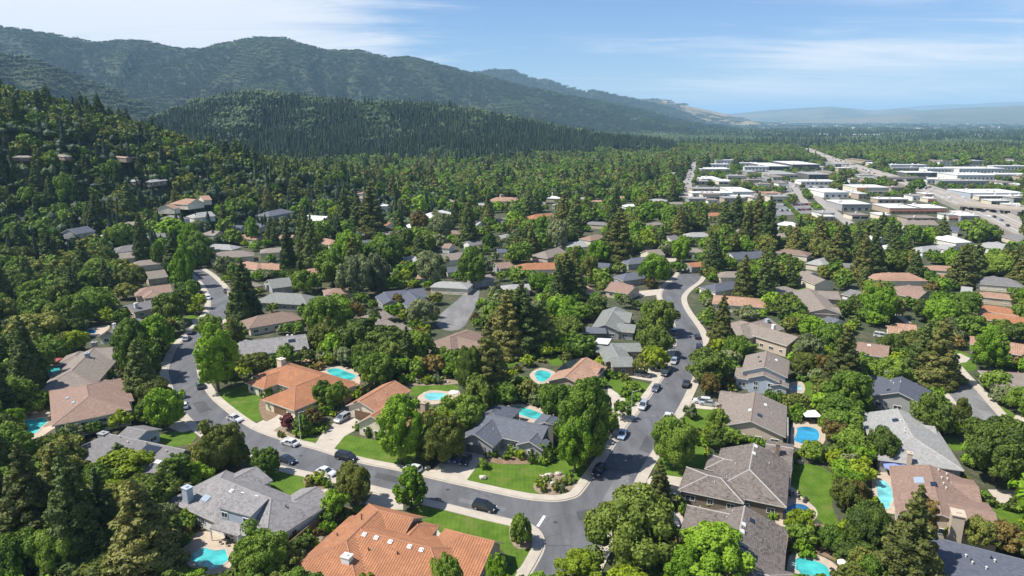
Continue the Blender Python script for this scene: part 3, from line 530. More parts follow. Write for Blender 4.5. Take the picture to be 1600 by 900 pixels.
def roofwing(b, walls, cx, cy, ang, L, hl, hr, ez, pitch, e1, e2, caps, over=.55, thick=.2):
    """ridge along local u (length L), half widths hl (left) / hr (right); returns frame info"""
    ca, sa = math.cos(ang), math.sin(ang)
    rz = ez + max(hl, hr) * pitch
    def T(u, v, z): return (cx + u * ca - v * sa, cy + u * sa + v * ca, z)
    a = -L / 2 - (0 if e1 == 'g' else hl); c = L / 2 + (0 if e2 == 'g' else hr if False else (0 if e2 == 'g' else (hl + hr) / 2))
    a = -L / 2 - (0 if e1 == 'g' else (hl + hr) / 2)
    r1, r2 = -L / 2, L / 2
    zl, zr = ez, ez
    A, B_, C, D = T(a, -hr, zr), T(c, -hr, zr), T(c, hl, zl), T(a, hl, zl); R1, R2 = T(r1, 0, rz), T(r2, 0, rz)
    slr = math.hypot(hr, rz - zr); sll = math.hypot(hl, rz - zl)
    b.face([A, B_, R2, R1], [(0, 0), (c - a, 0), (r2 - a, slr), (r1 - a, slr)]); b.face([C, D, R1, R2], [(0, 0), (c - a, 0), (c - r1, sll), (c - r2, sll)])
    if e1 != 'g': b.face([D, A, R1], [(0, 0), (hl + hr, 0), (hl, math.hypot(r1 - a, rz - ez))])
    if e2 != 'g': b.face([B_, C, R2], [(0, 0), (hl + hr, 0), (hr, math.hypot(c - r2, rz - ez))])
    # fascia and soffit
    def fas(p, q): b.face([(p[0], p[1], p[2] - thick), (q[0], q[1], q[2] - thick), q, p], None, 1)
    fas(A, B_); fas(C, D)
    if e1 == 'g': fas(R1, A); fas(D, R1)
    else: fas(D, A)
    if e2 == 'g': fas(B_, R2); fas(R2, C)
    else: fas(B_, C)
    lo = [(q[0], q[1], q[2] - thick) for q in (A, B_, C, D)]
    if e1 != 'g' and e2 != 'g': b.face(lo[::-1], None, 1)
    else:
        l1, l2 = [(q[0], q[1], q[2] - thick) for q in (R1, R2)]; b.face([lo[1], lo[0], l1, l2], None, 1); b.face([lo[3], lo[2], l2, l1], None, 1)
    # caps
    def cap(p, q, w=.17):
        p, q = Vector(p), Vector(q); d = (q - p).normalized(); s = Vector((-d.y, d.x, 0)).normalized() * w; up = Vector((0, 0, .09)); dn = Vector((0, 0, -.03))
        caps.face([p + s + dn, p + up, q + up, q + s + dn][::-1]); caps.face([p + up, p - s + dn, q - s + dn, q + up][::-1])
    cap(R1, R2)
    if e1 != 'g': cap(R1, A); cap(R1, D)
    if e2 != 'g': cap(R2, B_); cap(R2, C)
    # walls
    o = over; au, cu = a + o, c - o; vr, vl = -hr + o, hl - o; top = ez + pitch * o * .9 - thick
    def wall(p, q, apex=None):
        l = math.dist(p, q)
        if apex is None: walls.face([(*p, -.3), (*q, -.3), (*q, top), (*p, top)], [(0, 0), (l, 0), (l, top), (0, top)])
        else: walls.face([(*p, -.3), (*q, -.3), (*q, top), (*apex, rz - thick - .02), (*p, top)], [(0, 0), (l, 0), (l, top), (l / 2, top), (0, top)])
    q2 = lambda u, v: T(u, v, 0)[:2]
    wall(q2(au, vr), q2(cu, vr)); wall(q2(cu, vl), q2(au, vl)); wall(q2(cu, vr), q2(cu, vl), q2(cu, 0) if e2 == 'g' else None); wall(q2(au, vl), q2(au, vr), q2(au, 0) if e1 == 'g' else None)
    return dict(T=T, a=a, c=c, hl=hl, hr=hr, ez=ez, rz=rz, au=au, cu=cu, vr=vr, vl=vl, ang=ang, e1=e1, e2=e2, top=top, pts=[A, B_, C, D, R1, R2])
HOUSES = []
def house(roof, wall, wings, label, phrase, extras=(), lod=0, name='house', group='houses of the suburb'):
    """wings: (ridge px1, ridge px2, half width or (left,right), ends 'gg'/'hh'.., eave height, pitch, garage side or None)"""
    base = None; ax = None; W_ = []
    for wg in wings:
        (x1, y1), (x2, y2), hw, ends = wg[:4]; ez = wg[4] if len(wg) > 4 else 2.9; pi_ = wg[5] if len(wg) > 5 else .38; gar = wg[6] if len(wg) > 6 else None
        hl, hr = hw if isinstance(hw, tuple) else (hw, hw); rz = ez + max(hl, hr) * pi_
        if y1 < 400 and base is None: z0 = P((x1 + x2) / 2, (y1 + y2) / 2 + 6)[2]
        elif base is None: z0 = 0.0
        else: z0 = base.z
        a, b_ = P(x1, y1, rz + z0), P(x2, y2, rz + z0); d = b_ - a; an = math.atan2(d.y, d.x)
        if ax is None: ax = an
        else: an = ax + round((an - ax) / (math.pi / 2)) * math.pi / 2
        L = max(math.hypot(d.x, d.y) * abs(math.cos(math.atan2(d.y, d.x) - an)), .4); mid = (a + b_) / 2
        if base is None: base = Vector((mid.x, mid.y, z0))
        W_.append((mid.x - base.x, mid.y - base.y, an, L, hl, hr, ez + .013 * len(W_), pi_, ends, gar))
    t = tag(empty(name, base), label, 'house', group); walls = MB(); info = []
    for k, (cx, cy, an, L, hl, hr, ez, pi_, ends, gar) in enumerate(W_):
        b = MB(); caps = MB(); f = roofwing(b, walls, cx, cy, an, L, hl, hr, ez, pi_, ends[0], ends[1], caps, over=.55 if lod < 2 else .4); f['gar'] = gar
        ro = b.obj('roof', [ROOF[roof], M['trim']], t)
        if lod < 2: caps.obj('ridge_cap', CAP[CAPOF[roof]], ro)
        info.append(f); h = hull([proj((p[0] + base.x, p[1] + base.y, p[2] + base.z))[:2] for p in f['pts']]); mark(h, 1.0 if y1 > 440 else .85 if y1 > 320 else (.1 if x1 < 420 else .7))
    walls.obj('wall', WALL[wall], t)
    # openings on the walls that face the viewer's side
    occupied = []
    for f in info:
        T, ang = f['T'], f['ang']
        for (u0, v0, u1, v1, side) in ((f['au'], f['vr'], f['cu'], f['vr'], 'r'), (f['cu'], f['vr'], f['cu'], f['vl'], '2'), (f['cu'], f['vl'], f['au'], f['vl'], 'l'), (f['au'], f['vl'], f['au'], f['vr'], '1')):
            p, q = Vector(T(u0, v0, 0)), Vector(T(u1, v1, 0)); l = (q - p).length; d = (q - p) / max(l, .01); nrm = Vector((d.y, -d.x, 0))
            w0 = Vector((base.x, base.y, 0)) + (p + q) / 2; tocam = Vector((-w0.x, -w0.y, 0)).normalized()
            if nrm.dot(tocam) < .12 or l < 2.5: continue
            rz_ = math.atan2(d.y, d.x); out = nrm * .05
            def inside(pt):
                for g in info:
                    if g is f: continue
                    rel = Vector(pt) - Vector(g['T'](0, 0, 0)); c_, s_ = math.cos(g['ang']), math.sin(g['ang']); u = rel.x * c_ + rel.y * s_; v = -rel.x * s_ + rel.y * c_
                    if g['au'] - .4 < u < g['cu'] + .4 and g['vr'] - .4 < v < g['vl'] + .4: return True
                return False
            if f['gar'] == side:
                gw = min(l - 1.0, 4.9); pt = (p + q) / 2 + out
                o = link('garage_door', door_mesh(round(gw, 1), 2.1, 'brown_door' if roof.startswith('tile') else 'grey_door'), t, (pt.x, pt.y, 1.1)); o.rotation_euler = (0, 0, rz_); continue
            n = max(1, int(l / (3.6 if lod < 2 else 5.5))); rows = [1.45] if f['ez'] < 4.2 else [1.45, f['ez'] - 1.35]
            for zc in rows:
                for i in range(n):
                    pt = p + d * (l * (i + .5) / n) + out
                    if inside(pt): continue
                    ww = (1.5, 1.9, 1.2)[(i + int(l * 3)) % 3]; fm, pm = window_mesh(ww, 1.15); o = link('window', fm, t, (pt.x, pt.y, zc)); o.rotation_euler = (0, 0, rz_)
                    if lod < 2: link('pane', pm, o)
    def onroof(px, py, dz=0.0):
        top = max(f['rz'] for f in info) + .3; zz = top
        while zz > info[0]['ez'] - .5:
            w = P(px, py, zz + base.z) - base; best = None
            for f in info:
                rel = w - Vector(f['T'](0, 0, 0)); c_, s_ = math.cos(f['ang']), math.sin(f['ang']); u = rel.x * c_ + rel.y * s_; v = -rel.x * s_ + rel.y * c_
                if not (f['a'] < u < f['c'] and -f['hr'] < v < f['hl']): continue
                hz = f['ez'] + (f['rz'] - f['ez']) * min(1 - max(v, 0) / f['hl'], 1 - max(-v, 0) / f['hr'], 1)
                if f['e1'] == 'h': hz = min(hz, f['ez'] + (f['rz'] - f['ez']) * (u - f['a']) / ((f['hl'] + f['hr']) / 2))
                if f['e2'] == 'h': hz = min(hz, f['ez'] + (f['rz'] - f['ez']) * (f['c'] - u) / ((f['hl'] + f['hr']) / 2))
                if best is None or hz > best[0]: best = (hz, f, u, v)
            if best and zz <= best[0] + .02: return Vector((w.x, w.y, best[0])), best[1], best[2], best[3]
            zz -= .06
        w = P(px, py, info[0]['rz'] + base.z) - base; return Vector((w.x, w.y, info[0]['rz'] - .3)), info[0], 0, 0
    for e in extras:
        k = e[0]
        if k == 'chimney':        # px, py top centre, width, height above ground, material
            _, px, py, w, h, mk = e; p = P(px, py, h + base.z) - base; b = MB(); b.box((p.x, p.y, h / 2 - .1), (w, w * .8, h + .2), W_[0][2]); b.box((p.x, p.y, h + .08), (w * 1.15, w * .95, .16), W_[0][2])
            b.box((p.x, p.y, h + .26), (w * .3, w * .3, .22), W_[0][2]); b.obj('chimney', WALL[mk] if mk in WALL else M[mk], t)
        elif k in ('dome', 'vent', 'sky', 'solar'):
            pt, f, u, v = onroof(e[1], e[2]); sl_ = math.atan2(f['rz'] - f['ez'], f['hr'] if v < 0 else f['hl']); b = MB()
            if k == 'dome': b.box((0, 0, .08), (.75, .75, .2)); b.box((0, 0, .27), (.6, .6, .2), taper=.6); mt = M['white']; nm = 'skylight_dome'
            elif k == 'vent': b.tube((0, 0, -.1), (0, 0, .4), .11, .11, 6); b.tube((0, 0, .4), (0, 0, .5), .2, .12, 6); mt = M['trim'] if len(e) < 4 else M[e[3]]; nm = 'roof_vent'
            elif k == 'sky': b.box((0, 0, .06), (e[3], e[4], .14)); b.box((0, 0, .14), (e[3] * .88, e[4] * .88, .05)); mt = M['skylight'] if len(e) < 6 else M[e[5]]; nm = 'skylight'
            else:
                nm = 'solar_panel'; mt = M['panelglass']; nx, ny = max(1, round(e[3] / 1.05)), max(1, round(e[4] / 1.7))
                for i in range(nx):
                    for j in range(ny): b.box(((i - (nx - 1) / 2) * 1.05, (j - (ny - 1) / 2) * 1.7, .1), (1.0, 1.65, .06))
            o = b.obj(nm, mt, t, pt); s = 1 if v < 0 else -1
            if k != 'vent': o.rotation_euler = (sl_, 0, f['ang']) if v < 0 else (-sl_, 0, f['ang'])
        elif k in ('slab', 'dormer', 'patio_roof', 'pergola'):
            # corner pixels with heights; dormer gets walls, patio roof gets posts
            _, cs, mk = e[:3]; q = [P(x, y, z + base.z) - base for x, y, z in cs]; b = MB(); mt = ROOF[mk] if mk in ROOF else M[mk]
            if k == 'pergola':
                n = 16
                for i in range(n):
                    f0 = (i + .5) / n; a1 = q[0].lerp(q[1], f0); a2 = q[3].lerp(q[2], f0); d = (a2 - a1); mid = (a1 + a2) / 2; b.box(tuple(mid), (d.length, .16, .14), math.atan2(d.y, d.x))
                for a1, a2 in ((q[0], q[1]), (q[3], q[2])):
                    d = a2 - a1; mid = (a1 + a2) / 2; b.box((mid.x, mid.y, mid.z - .16), (d.length, .16, .18), math.atan2(d.y, d.x))
            else:
                b.face(q, [(0, 0), ((q[1] - q[0]).length, 0), ((q[1] - q[0]).length, (q[2] - q[1]).length), (0, (q[3] - q[0]).length)]); lo = [v - Vector((0, 0, .2)) for v in q]; b.face(lo[::-1])
                for i in range(4): j = (i + 1) % 4; b.face([lo[i], lo[j], q[j], q[i]])
            b.obj('patio_roof' if k != 'dormer' else 'dormer', mt, t); mark([proj(v + base)[:2] for v in q], .9)
            if k == 'dormer':
                w = MB(); c = sum(q, Vector()) / 4; s = [c + (v - c) * .93 for v in q]; zb = e[3]
                for i in range(4): j = (i + 1) % 4; w.face([(s[i].x, s[i].y, zb), (s[j].x, s[j].y, zb), (s[j].x, s[j].y, s[j].z - .2), (s[i].x, s[i].y, s[i].z - .2)])
                wo = w.obj('dormer_wall', WALL[wall if len(e) < 5 else e[4]], t); a, c2 = s[0], s[1]; d = (c2 - a); rz_ = math.atan2(d.y, d.x); nrm = Vector((d.y, -d.x, 0)).normalized() * .05
                for fr in ((.14, .86) if d.length < 9 else (.12, .3, .7, .88)):
                    pt = a + d * fr + nrm; fm, pm = window_mesh(1.5, 1.15); o = link('window', fm, t, (pt.x, pt.y, (zb + a.z) / 2)); o.rotation_euler = (0, 0, rz_); link('pane', pm, o)
            elif k in ('patio_roof', 'pergola'):
                for v in q:
                    c = sum(q, Vector()) / 4; v2 = c + (v - c) * .94; w = MB(); w.box((v2.x, v2.y, v2.z / 2 - .12), (.18, .18, v2.z - .22)); w.obj('post', M['white'] if k == 'patio_roof' else M['wood'], t)
    # kerb of small vents
    if lod < 2 and not any(e[0] == 'vent' for e in extras):
        for f in info[:2]:
            for i in range(2):
                u = random.uniform(-.35, .35) * (f['c'] - f['a']); v = random.choice((-1, 1)) * random.uniform(.15, .6) * min(f['hl'], f['hr']); hz = f['ez'] + (f['rz'] - f['ez']) * (1 - abs(v) / (f['hr'] if v < 0 else f['hl']))
                b = MB(); b.tube((0, 0, -.1), (0, 0, .42), .09, .09, 6); b.obj('roof_vent', M['trim'], t, Vector(f['T'](u, v, hz)))
    xy = proj(base); LAND.append((xy[0], xy[1], phrase)); HOUSES.append((t, base, info)); return t
# ------------------------------------------------------------------ the houses, near ones first
HW = 'gg'
house('tile', 'beige', [((566,829),(673,856),7.0,'hh',3.0,.40), ((541,845),(590,799),6.2,'hg',3.05,.40), ((588,801),(650,806),(4.5,6.0),'hg',3.0,.40,None), ((633,845),(652,820),2.9,'gh',3.2,.42), ((722,838),(776,842),(4.0,7.6),'hg',3.0,.38)],
 'large orange clay-tiled house with five white roof domes and a pale chimney', 'the large orange tiled house',
 [('chimney',542,869,1.5,5.2,'white'), ('dome',569.5,836), ('dome',588,841), ('dome',610,847), ('dome',640,855), ('dome',658.5,860), ('vent',565,807,'dark'), ('vent',565,812,'dark'), ('vent',527,837,'dark'), ('vent',576,860,'dark'), ('vent',621,866,'dark'),
  ('patio_roof', [(541,884,2.7),(641,912,2.7),(650,898,3.1),(552,872,3.1)], 'brown')])
house('shakel', 'white', [((344,747),(424,779),(6.2,7.4),'hh',3.0,.42), ((462,783),(493,759),4.6,'gg',2.9,.40), ((358,754),(399,728),4.6,'hg',2.9,.40), ((404,771),(421,760),2.6,'gg',2.9,.40)],
 'large grey shake-roofed house with a long front dormer beside an angular pool', 'the large grey shake house',
 [('chimney',292,762,1.6,6.4,'bluegrey'), ('dome',362,768), ('dome',378,772.5), ('dome',400,778), ('vent',447,793,'dark'), ('sky',322,779,1.8,1.4,'skylight'),
  ('dormer', [(341,793.5,5.8),(391.5,807.5,5.8),(420,779,6.2),(369,768,6.2)], 'shakel', 3.3, 'bluegrey'), ('patio_roof', [(327,825,2.7),(372,838,2.7),(394,817,3.6),(348,806,3.6)], 'shakel')])
house('tile', 'cream', [((447,571),(500,587),6.6,'hh',3.0,.38), ((467,605),(498,586),(5.8,7.2),'hh',3.0,.40,'1'), ((424,590),(450,571),4.2,'hg',2.9,.38)],
 'orange tiled house with a brown garage door at the head of a wide pale drive', 'the orange tiled house with the wide drive',
 [('chimney',439,561,2.0,6.2,'cream')])
house('tile2', 'cream', [((561,627),(617,594),(4.4,5.4),'gg',3.0,.38,'1'), ((579,650),(624,622),(4.6,7.6),'gg',3.0,.38)],
 'orange tiled house with two parallel gables and a tall stone chimney', 'the twin-gabled orange house',
 [('chimney',663,629,1.7,7.0,'tan'), ('sky',556,632,1.0,.8,'panelglass')])
house('dark', 'grey', [((753,645),(857,666),(5.0,5.4),'gg',3.0,.46), ((743,679),(768,655),4.7,'gg',2.9,.46,'1'), ((828,690),(839,676),3.4,'gg',2.9,.46), ((769,645),(778,633),4.3,'gh',2.9,.46), ((853,660),(860,650),4.0,'gh',2.9,.46)],
 'slate grey ranch house on the street corner with front gables and double garage', 'the slate-roofed corner house',
 [('chimney',862,663,1.3,6.6,'dark')])
house('shake', 'brown', [((1179,692),(1171,733),(7.6,7.0),'gh',3.1,.36), ((1126,746),(1106,743),(4.6,5.6),'hh',2.9,.36), ((1157,722),(1132,717),3.6,'gh',3.0,.36), ((1196,694),(1240,700),5.8,'gg',3.0,.30)],
 'weathered brown shake-roofed house with pale hip lines and a garage wing', 'the upper shake-roofed house',
 [('chimney',1216,694,1.1,6.4,'brown'), ('dome',1181,698), ('dome',1178,709), ('patio_roof', [(1214,738,3.0),(1236,746,3.0),(1240,718,3.0),(1218,712,3.0)], 'shake')])
house('shake', 'brown', [((1150,862),(1164,790),(7.0,7.6),'hg',3.0,.40), ((1073,790),(1150,804),(3.0,6.6),'gg',3.0,.30), ((1172,892),(1200,899),4.6,'hh',3.0,.34)],
 'weathered brown shake-roofed house with a slatted pergola at the bottom right', 'the lower shake-roofed house',
 [('sky',1175,814,1.2,.9,'panelglass'), ('dome',1162,820), ('dome',1160,831), ('sky',1161,853,1.0,1.6,'panelglass'), ('pergola', [(1197,872,2.9),(1226,880,2.9),(1232,836,2.9),(1209,829,2.9)], 'wood')])
house('tan', 'beige', [((1173,658),(1180,612),(7.6,8.0),'gg',3.1,.34), ((1124,614),(1166,616),4.6,'gg',2.9,.30), ((1136,650),(1160,655),3.2,'gg',2.8,.25)],
 'tan low-pitched house with a front gable and a grey patio cover beside its pool', 'the tan house by the blue pool',
 [('sky',1187,649,1.6,1.1,'panelglass'), ('dome',1196,633), ('dome',1172,641), ('patio_roof', [(1211,677,2.7),(1232,681,2.7),(1232,652,2.9),(1214,650,2.9)], 'light')])
house('tan', 'bluegrey', [((1194,573),(1199,548),(6.0,6.4),'gg',5.0,.36), ((1193.5,586),(1196,573),4.4,'gg',4.2,.36), ((1150,574),(1176,577),4.6,'gg',3.2,.34), ((1216,600),(1222,590),2.4,'gg',3.0,.3)],
 'two storey tan-roofed house with pale blue-grey gable wall', 'the blue-grey gabled house', [('sky',1186,558,1.1,.7,'panelglass'), ('sky',1188,565,1.1,.7,'panelglass'), ('dome',1213,563)])
house('tan', 'beige', [((1157,508),(1202,497),(5.0,6.6),'hg',3.6,.36), ((1180,497),(1228,532),(5.0,5.6),'hg',4.0,.36), ((1148,507),(1160,509),3.2,'gg',3.0,.3)],
 'tan house with stepped clerestory roofs at the right of the street bend', 'the stepped tan house', [('chimney',1209,508,1.2,6.6,'white'), ('chimney',1199,499,1.4,6.4,'bluegrey')])
house('rose', 'white', [((1340,534),(1390,541),6.4,'gg',3.0,.30)], 'long rose-brown roofed house with a white wall behind tall conifers', 'the rose-brown house', [('sky',1358,540,1.0,1.0,'trim')])
house('blue', 'grey', [((1404,613),(1409,588),(7.0,7.4),'gg',3.2,.36), ((1357,588),(1434,597),(4.6,5.0),'gg',3.0,.32)], 'dark slate blue roofed house with a pointed front gable', 'the slate blue gabled house',
 [('chimney',1396,583,1.4,6.6,'light') if False else ('chimney',1387,580,1.6,6.2,'grey'), ('vent',1392,597), ('vent',1396,600), ('vent',1407,598), ('sky',1388,609.5,1.4,.8,'panelglass')])
house('light', 'grey', [((1402,638),(1428,684),(8.0,8.4),'gh',3.1,.30), ((1425,661),(1462,668),4.6,'gg',2.9,.30), ((1361,657),(1375,659),3.0,'gg',2.9,.2)], 'light grey roofed house with one dark skylight', 'the light grey house',
 [('sky',1399,657,1.6,1.3,'panelglass'), ('vent',1408,658), ('vent',1414,671), ('vent',1413,676)])
house('rose', 'beige', [((1472,804),(1452,726),(7.2,7.0),'gg',3.2,.26), ((1476,786),(1556,802),6.8,'gg',3.1,.24), ((1486,752),(1530,762),5.6,'gg',3.0,.24)], 'broad rose-brown roofed house with two skylights and a wide beige chimney', 'the broad rose-brown house',
 [('chimney',1497,802,2.4,6.4,'beige'), ('chimney',1422,708,1.2,5.4,'beige'), ('sky',1436,751,2.6,1.8,'skylight'), ('sky',1459,757,1.7,1.1,'panelglass'), ('vent',1466,736), ('vent',1471,748), ('vent',1474,757), ('vent',1480,750), ('vent',1479,742), ('vent',1478,764)])
house('blue', 'grey', [((1444,835),(1652,888),(3.0,14.0),'gg',3.2,.26)], 'huge dark slate-roofed building cut off by the bottom right corner', 'the dark roof at the bottom right', [('vent',1509,870), ('vent',1517,877,'dark'), ('vent',1519,881), ('vent',1554,878), ('vent',1541,889), ('vent',1548,873,'dark')])
house('rose', 'white', [((135,602),(139,620),8.4,'hh',4.3,.30), ((160,594),(172,596),4.4,'gh',4.1,.3), ((176,614),(186,617),3.6,'gh',4.0,.3)], 'two storey white house with a rose-brown hip roof beside the left pool', 'the rose-roofed two storey house',
 [('sky',105,622,1.3,.8,'skylight'), ('sky',115,629,1.3,.8,'skylight'), ('slab', [(86,654,2.8),(102,656,2.8),(102,636,2.8),(88,636,2.8)], 'light')])
house('tan', 'white', [((112,579),(149,542),(6.4,7.6),'hg',3.0,.34), ((150,543),(182,543),(5.0,7.6),'gg',3.0,.34), ((112,556),(130,548),4,'hg',2.9,.3)], 'tan hip-roofed house with two chimneys left of the tall leafy tree', 'the tan house at the left', [('chimney',136,552,1.3,6.6,'bluegrey'), ('chimney',147,535,1.6,5.6,'grey')])
house('grey', 'white', [((170,518),(216,497),(4.5,6.0),'gg',3.0,.30)], 'long grey-roofed house with solar panels behind a yellow-green bush', 'the grey house with solar panels', [('solar',168,523,3.2,1.7), ('chimney',178,506,1.0,5.4,'white')])
house('grey', 'beige', [((197,477),(240,468),5.6,'gg',3.0,.34)], 'grey gabled house below the dark oak at the left street', 'the grey gabled house at the left', [('chimney',212,474,1.2,5.6,'white')])
house('rose', 'beige', [((232,448),(266,444),(5.5,6.2),'hg',3.0,.34), ((230,452),(244,456),4,'gh',2.9,.34)], 'rose-tiled house just left of the upper curving street', 'the rose-tiled house at the left')
house('grey', 'bluegrey', [((172,678),(290,703),(4.0,7.6),'hg',3.0,.34), ((188,672),(240,668),4.2,'gg',3.0,.34)], 'long grey-roofed house with a solar array above the bottom left conifers', 'the long grey house',
 [('chimney',161,677,1.8,5.6,'grey'), ('solar',233,705,4.2,3.4), ('vent',187,684), ('vent',200,692), ('vent',228,693), ('vent',260,706), ('sky',247,722,1.4,.9,'white')])
house('shakel', 'white', [((374,534),(478,522),(5.0,7.4),'gg',3.2,.36), ((382,541),(388,530),3.5,'gg',3.3,.36)], 'long grey shake-roofed house behind the tall bright tree', 'the long grey shake house', [('sky',456,533,2.2,1.6,'panelglass'), ('dome',449,523), ('dome',456,523)])
house('brown', 'cream', [((404,493),(440,487),(4.5,6.6),'hh',3.0,.34)], 'brown hip-roofed house with a pale patio cover', 'the brown hip-roofed house', [('patio_roof', [(438,502,2.7),(452,503,2.7),(458,494,2.8),(445,493,2.8)], 'white')])
house('green', 'grey', [((430,457),(470,459),(5.0,7.0),'hh',3.0,.36)], 'grey-green hip-roofed house with a pointed ridge', 'the grey-green hip-roofed house')
house('blue', 'grey', [((600,456),(662,450),(5.0,6.6),'gg',3.0,.34), ((604,470),(606,456),3.6,'gg',3.0,.42), ((640,474),(652,452),5.4,'gg',3.0,.34)], 'slate blue house with a small front gable left of the cul-de-sac', 'the slate blue house by the cul-de-sac', [('chimney',635,452,1.1,5.4,'dark')])
house('tan', 'beige', [((577,492),(600,485),5.0,'hg',3.2,.32), ((584,505),(603,498),4.2,'gg',3.1,.25), ((596,517),(624,504),5.4,'gg',3.0,.25)], 'brown stepped-roof house below left of the cul-de-sac', 'the stepped brown house')
house('brown', 'beige', [((703,527),(731,517),5.6,'hh',3.0,.34), ((727,522),(736,540),4.6,'gh',3.0,.34)], 'brown hip-roofed house just below the cul-de-sac', 'the brown house below the cul-de-sac')
house('green', 'grey', [((951,486),(988,489),(4.6,5.6),'gg',3.1,.38), ((944,507),(965,479),5.2,'gg',3.2,.38), ((965,505),(994,508),4.6,'gg',3.0,.32)], 'grey-green gabled house behind a round dark street oak', 'the grey-green gabled house')
house('dark', 'green', [((910,511),(946,511),3.8,'gg',3.0,.26)], 'small slate roof with green walls left of the grey ranch house', 'the small green-walled house')
house('green', 'brown', [((928,537),(1000,536),(3.6,4.4),'gg',3.0,.30), ((950,560),(972,538),4.4,'gg',3.05,.30), ((952,558),(988,558),(3.2,4.6),'gg',3.1,.30)], 'rambling grey roof with a white flat skylight and pale drive', 'the rambling grey house',
 [('slab', [(928,536,4.6),(950,538,4.6),(956,529,4.7),(934,528,4.7)], 'white'), ('slab', [(900,541,3.2),(924,547,3.2),(936,537,3.2),(906,534,3.2)], 'blue')])
house('peach', 'tan', [((883,589),(917,558),(5.6,6.4),'gg',3.0,.34), ((912,574),(942,572),4.0,'gg',3.0,.30)], 'tan tiled house with a dark solar roof beside a small teal pool', 'the tan house with the solar roof', [('solar',889,570,9.4,5.1)])
house('rose', 'beige', [((955,443),(992,449),6.0,'gg',3.0,.30)], 'rose-brown gabled house at the far left side of the street', 'the rose-brown house up the street')
house('peach', 'cream', [((1142,463),(1168,465),7.0,'hh',3.0,.26)], 'peach-orange hip-roofed house half hidden by olive shrubs', 'the peach-orange hip roof')
house('tan', 'beige', [((1263,450),(1290,482),(5.6,6.0),'gg',3.4,.3), ((1276,452),(1312,458),(4,6),'gg',3.2,.3), ((1268,477),(1312,482),5,'gg',3.0,.3)], 'sprawling tan roof with clerestory slots at the upper right', 'the sprawling tan house')
house('grey', 'white', [((1328,452),(1352,458),5.4,'gg',3.0,.26)], 'plain grey roof beside a pale garden wall at upper right', 'the plain grey house')
house('rose', 'grey', [((1411,449),(1448,456),(5,6.6),'gg',3.2,.3)], 'tan-pink gabled house above a clipped dark hedge', 'the tan-pink gabled house')
house('dark', 'white', [((1293,494),(1312,500),3.6,'gg',3.0,.3)], 'small pale blue-grey roof between trees at right', 'the small blue-grey roof')
house('peach', 'cream', [((1402,505),(1432,508),4.0,'gg',3.0,.3), ((1386,508),(1410,512),4.6,'gg',2.9,.3)], 'low peach roof with a blue-grey front wing', 'the low peach roof')
house('tile', 'cream', [((1551,478),(1572,481),4.6,'hh',3.2,.3), ((1562,490),(1600,497),5.4,'hh',3.0,.3)], 'bright orange tiled house near the right edge', 'the bright orange house at the right edge')
house('peach', 'grey', [((1516,525),(1552,530),4.8,'gg',3.0,.3), ((1562,528),(1612,545),(4,6.4),'gg',3.1,.3)], 'long salmon-tiled house right of the bright tree', 'the long salmon house')
house('tan', 'white', [((1580,582),(1612,584),(5.6,6.4),'hh',3.0,.3)], 'tan hip roof cut off by the right edge beside the side street', 'the tan roof at the right edge')
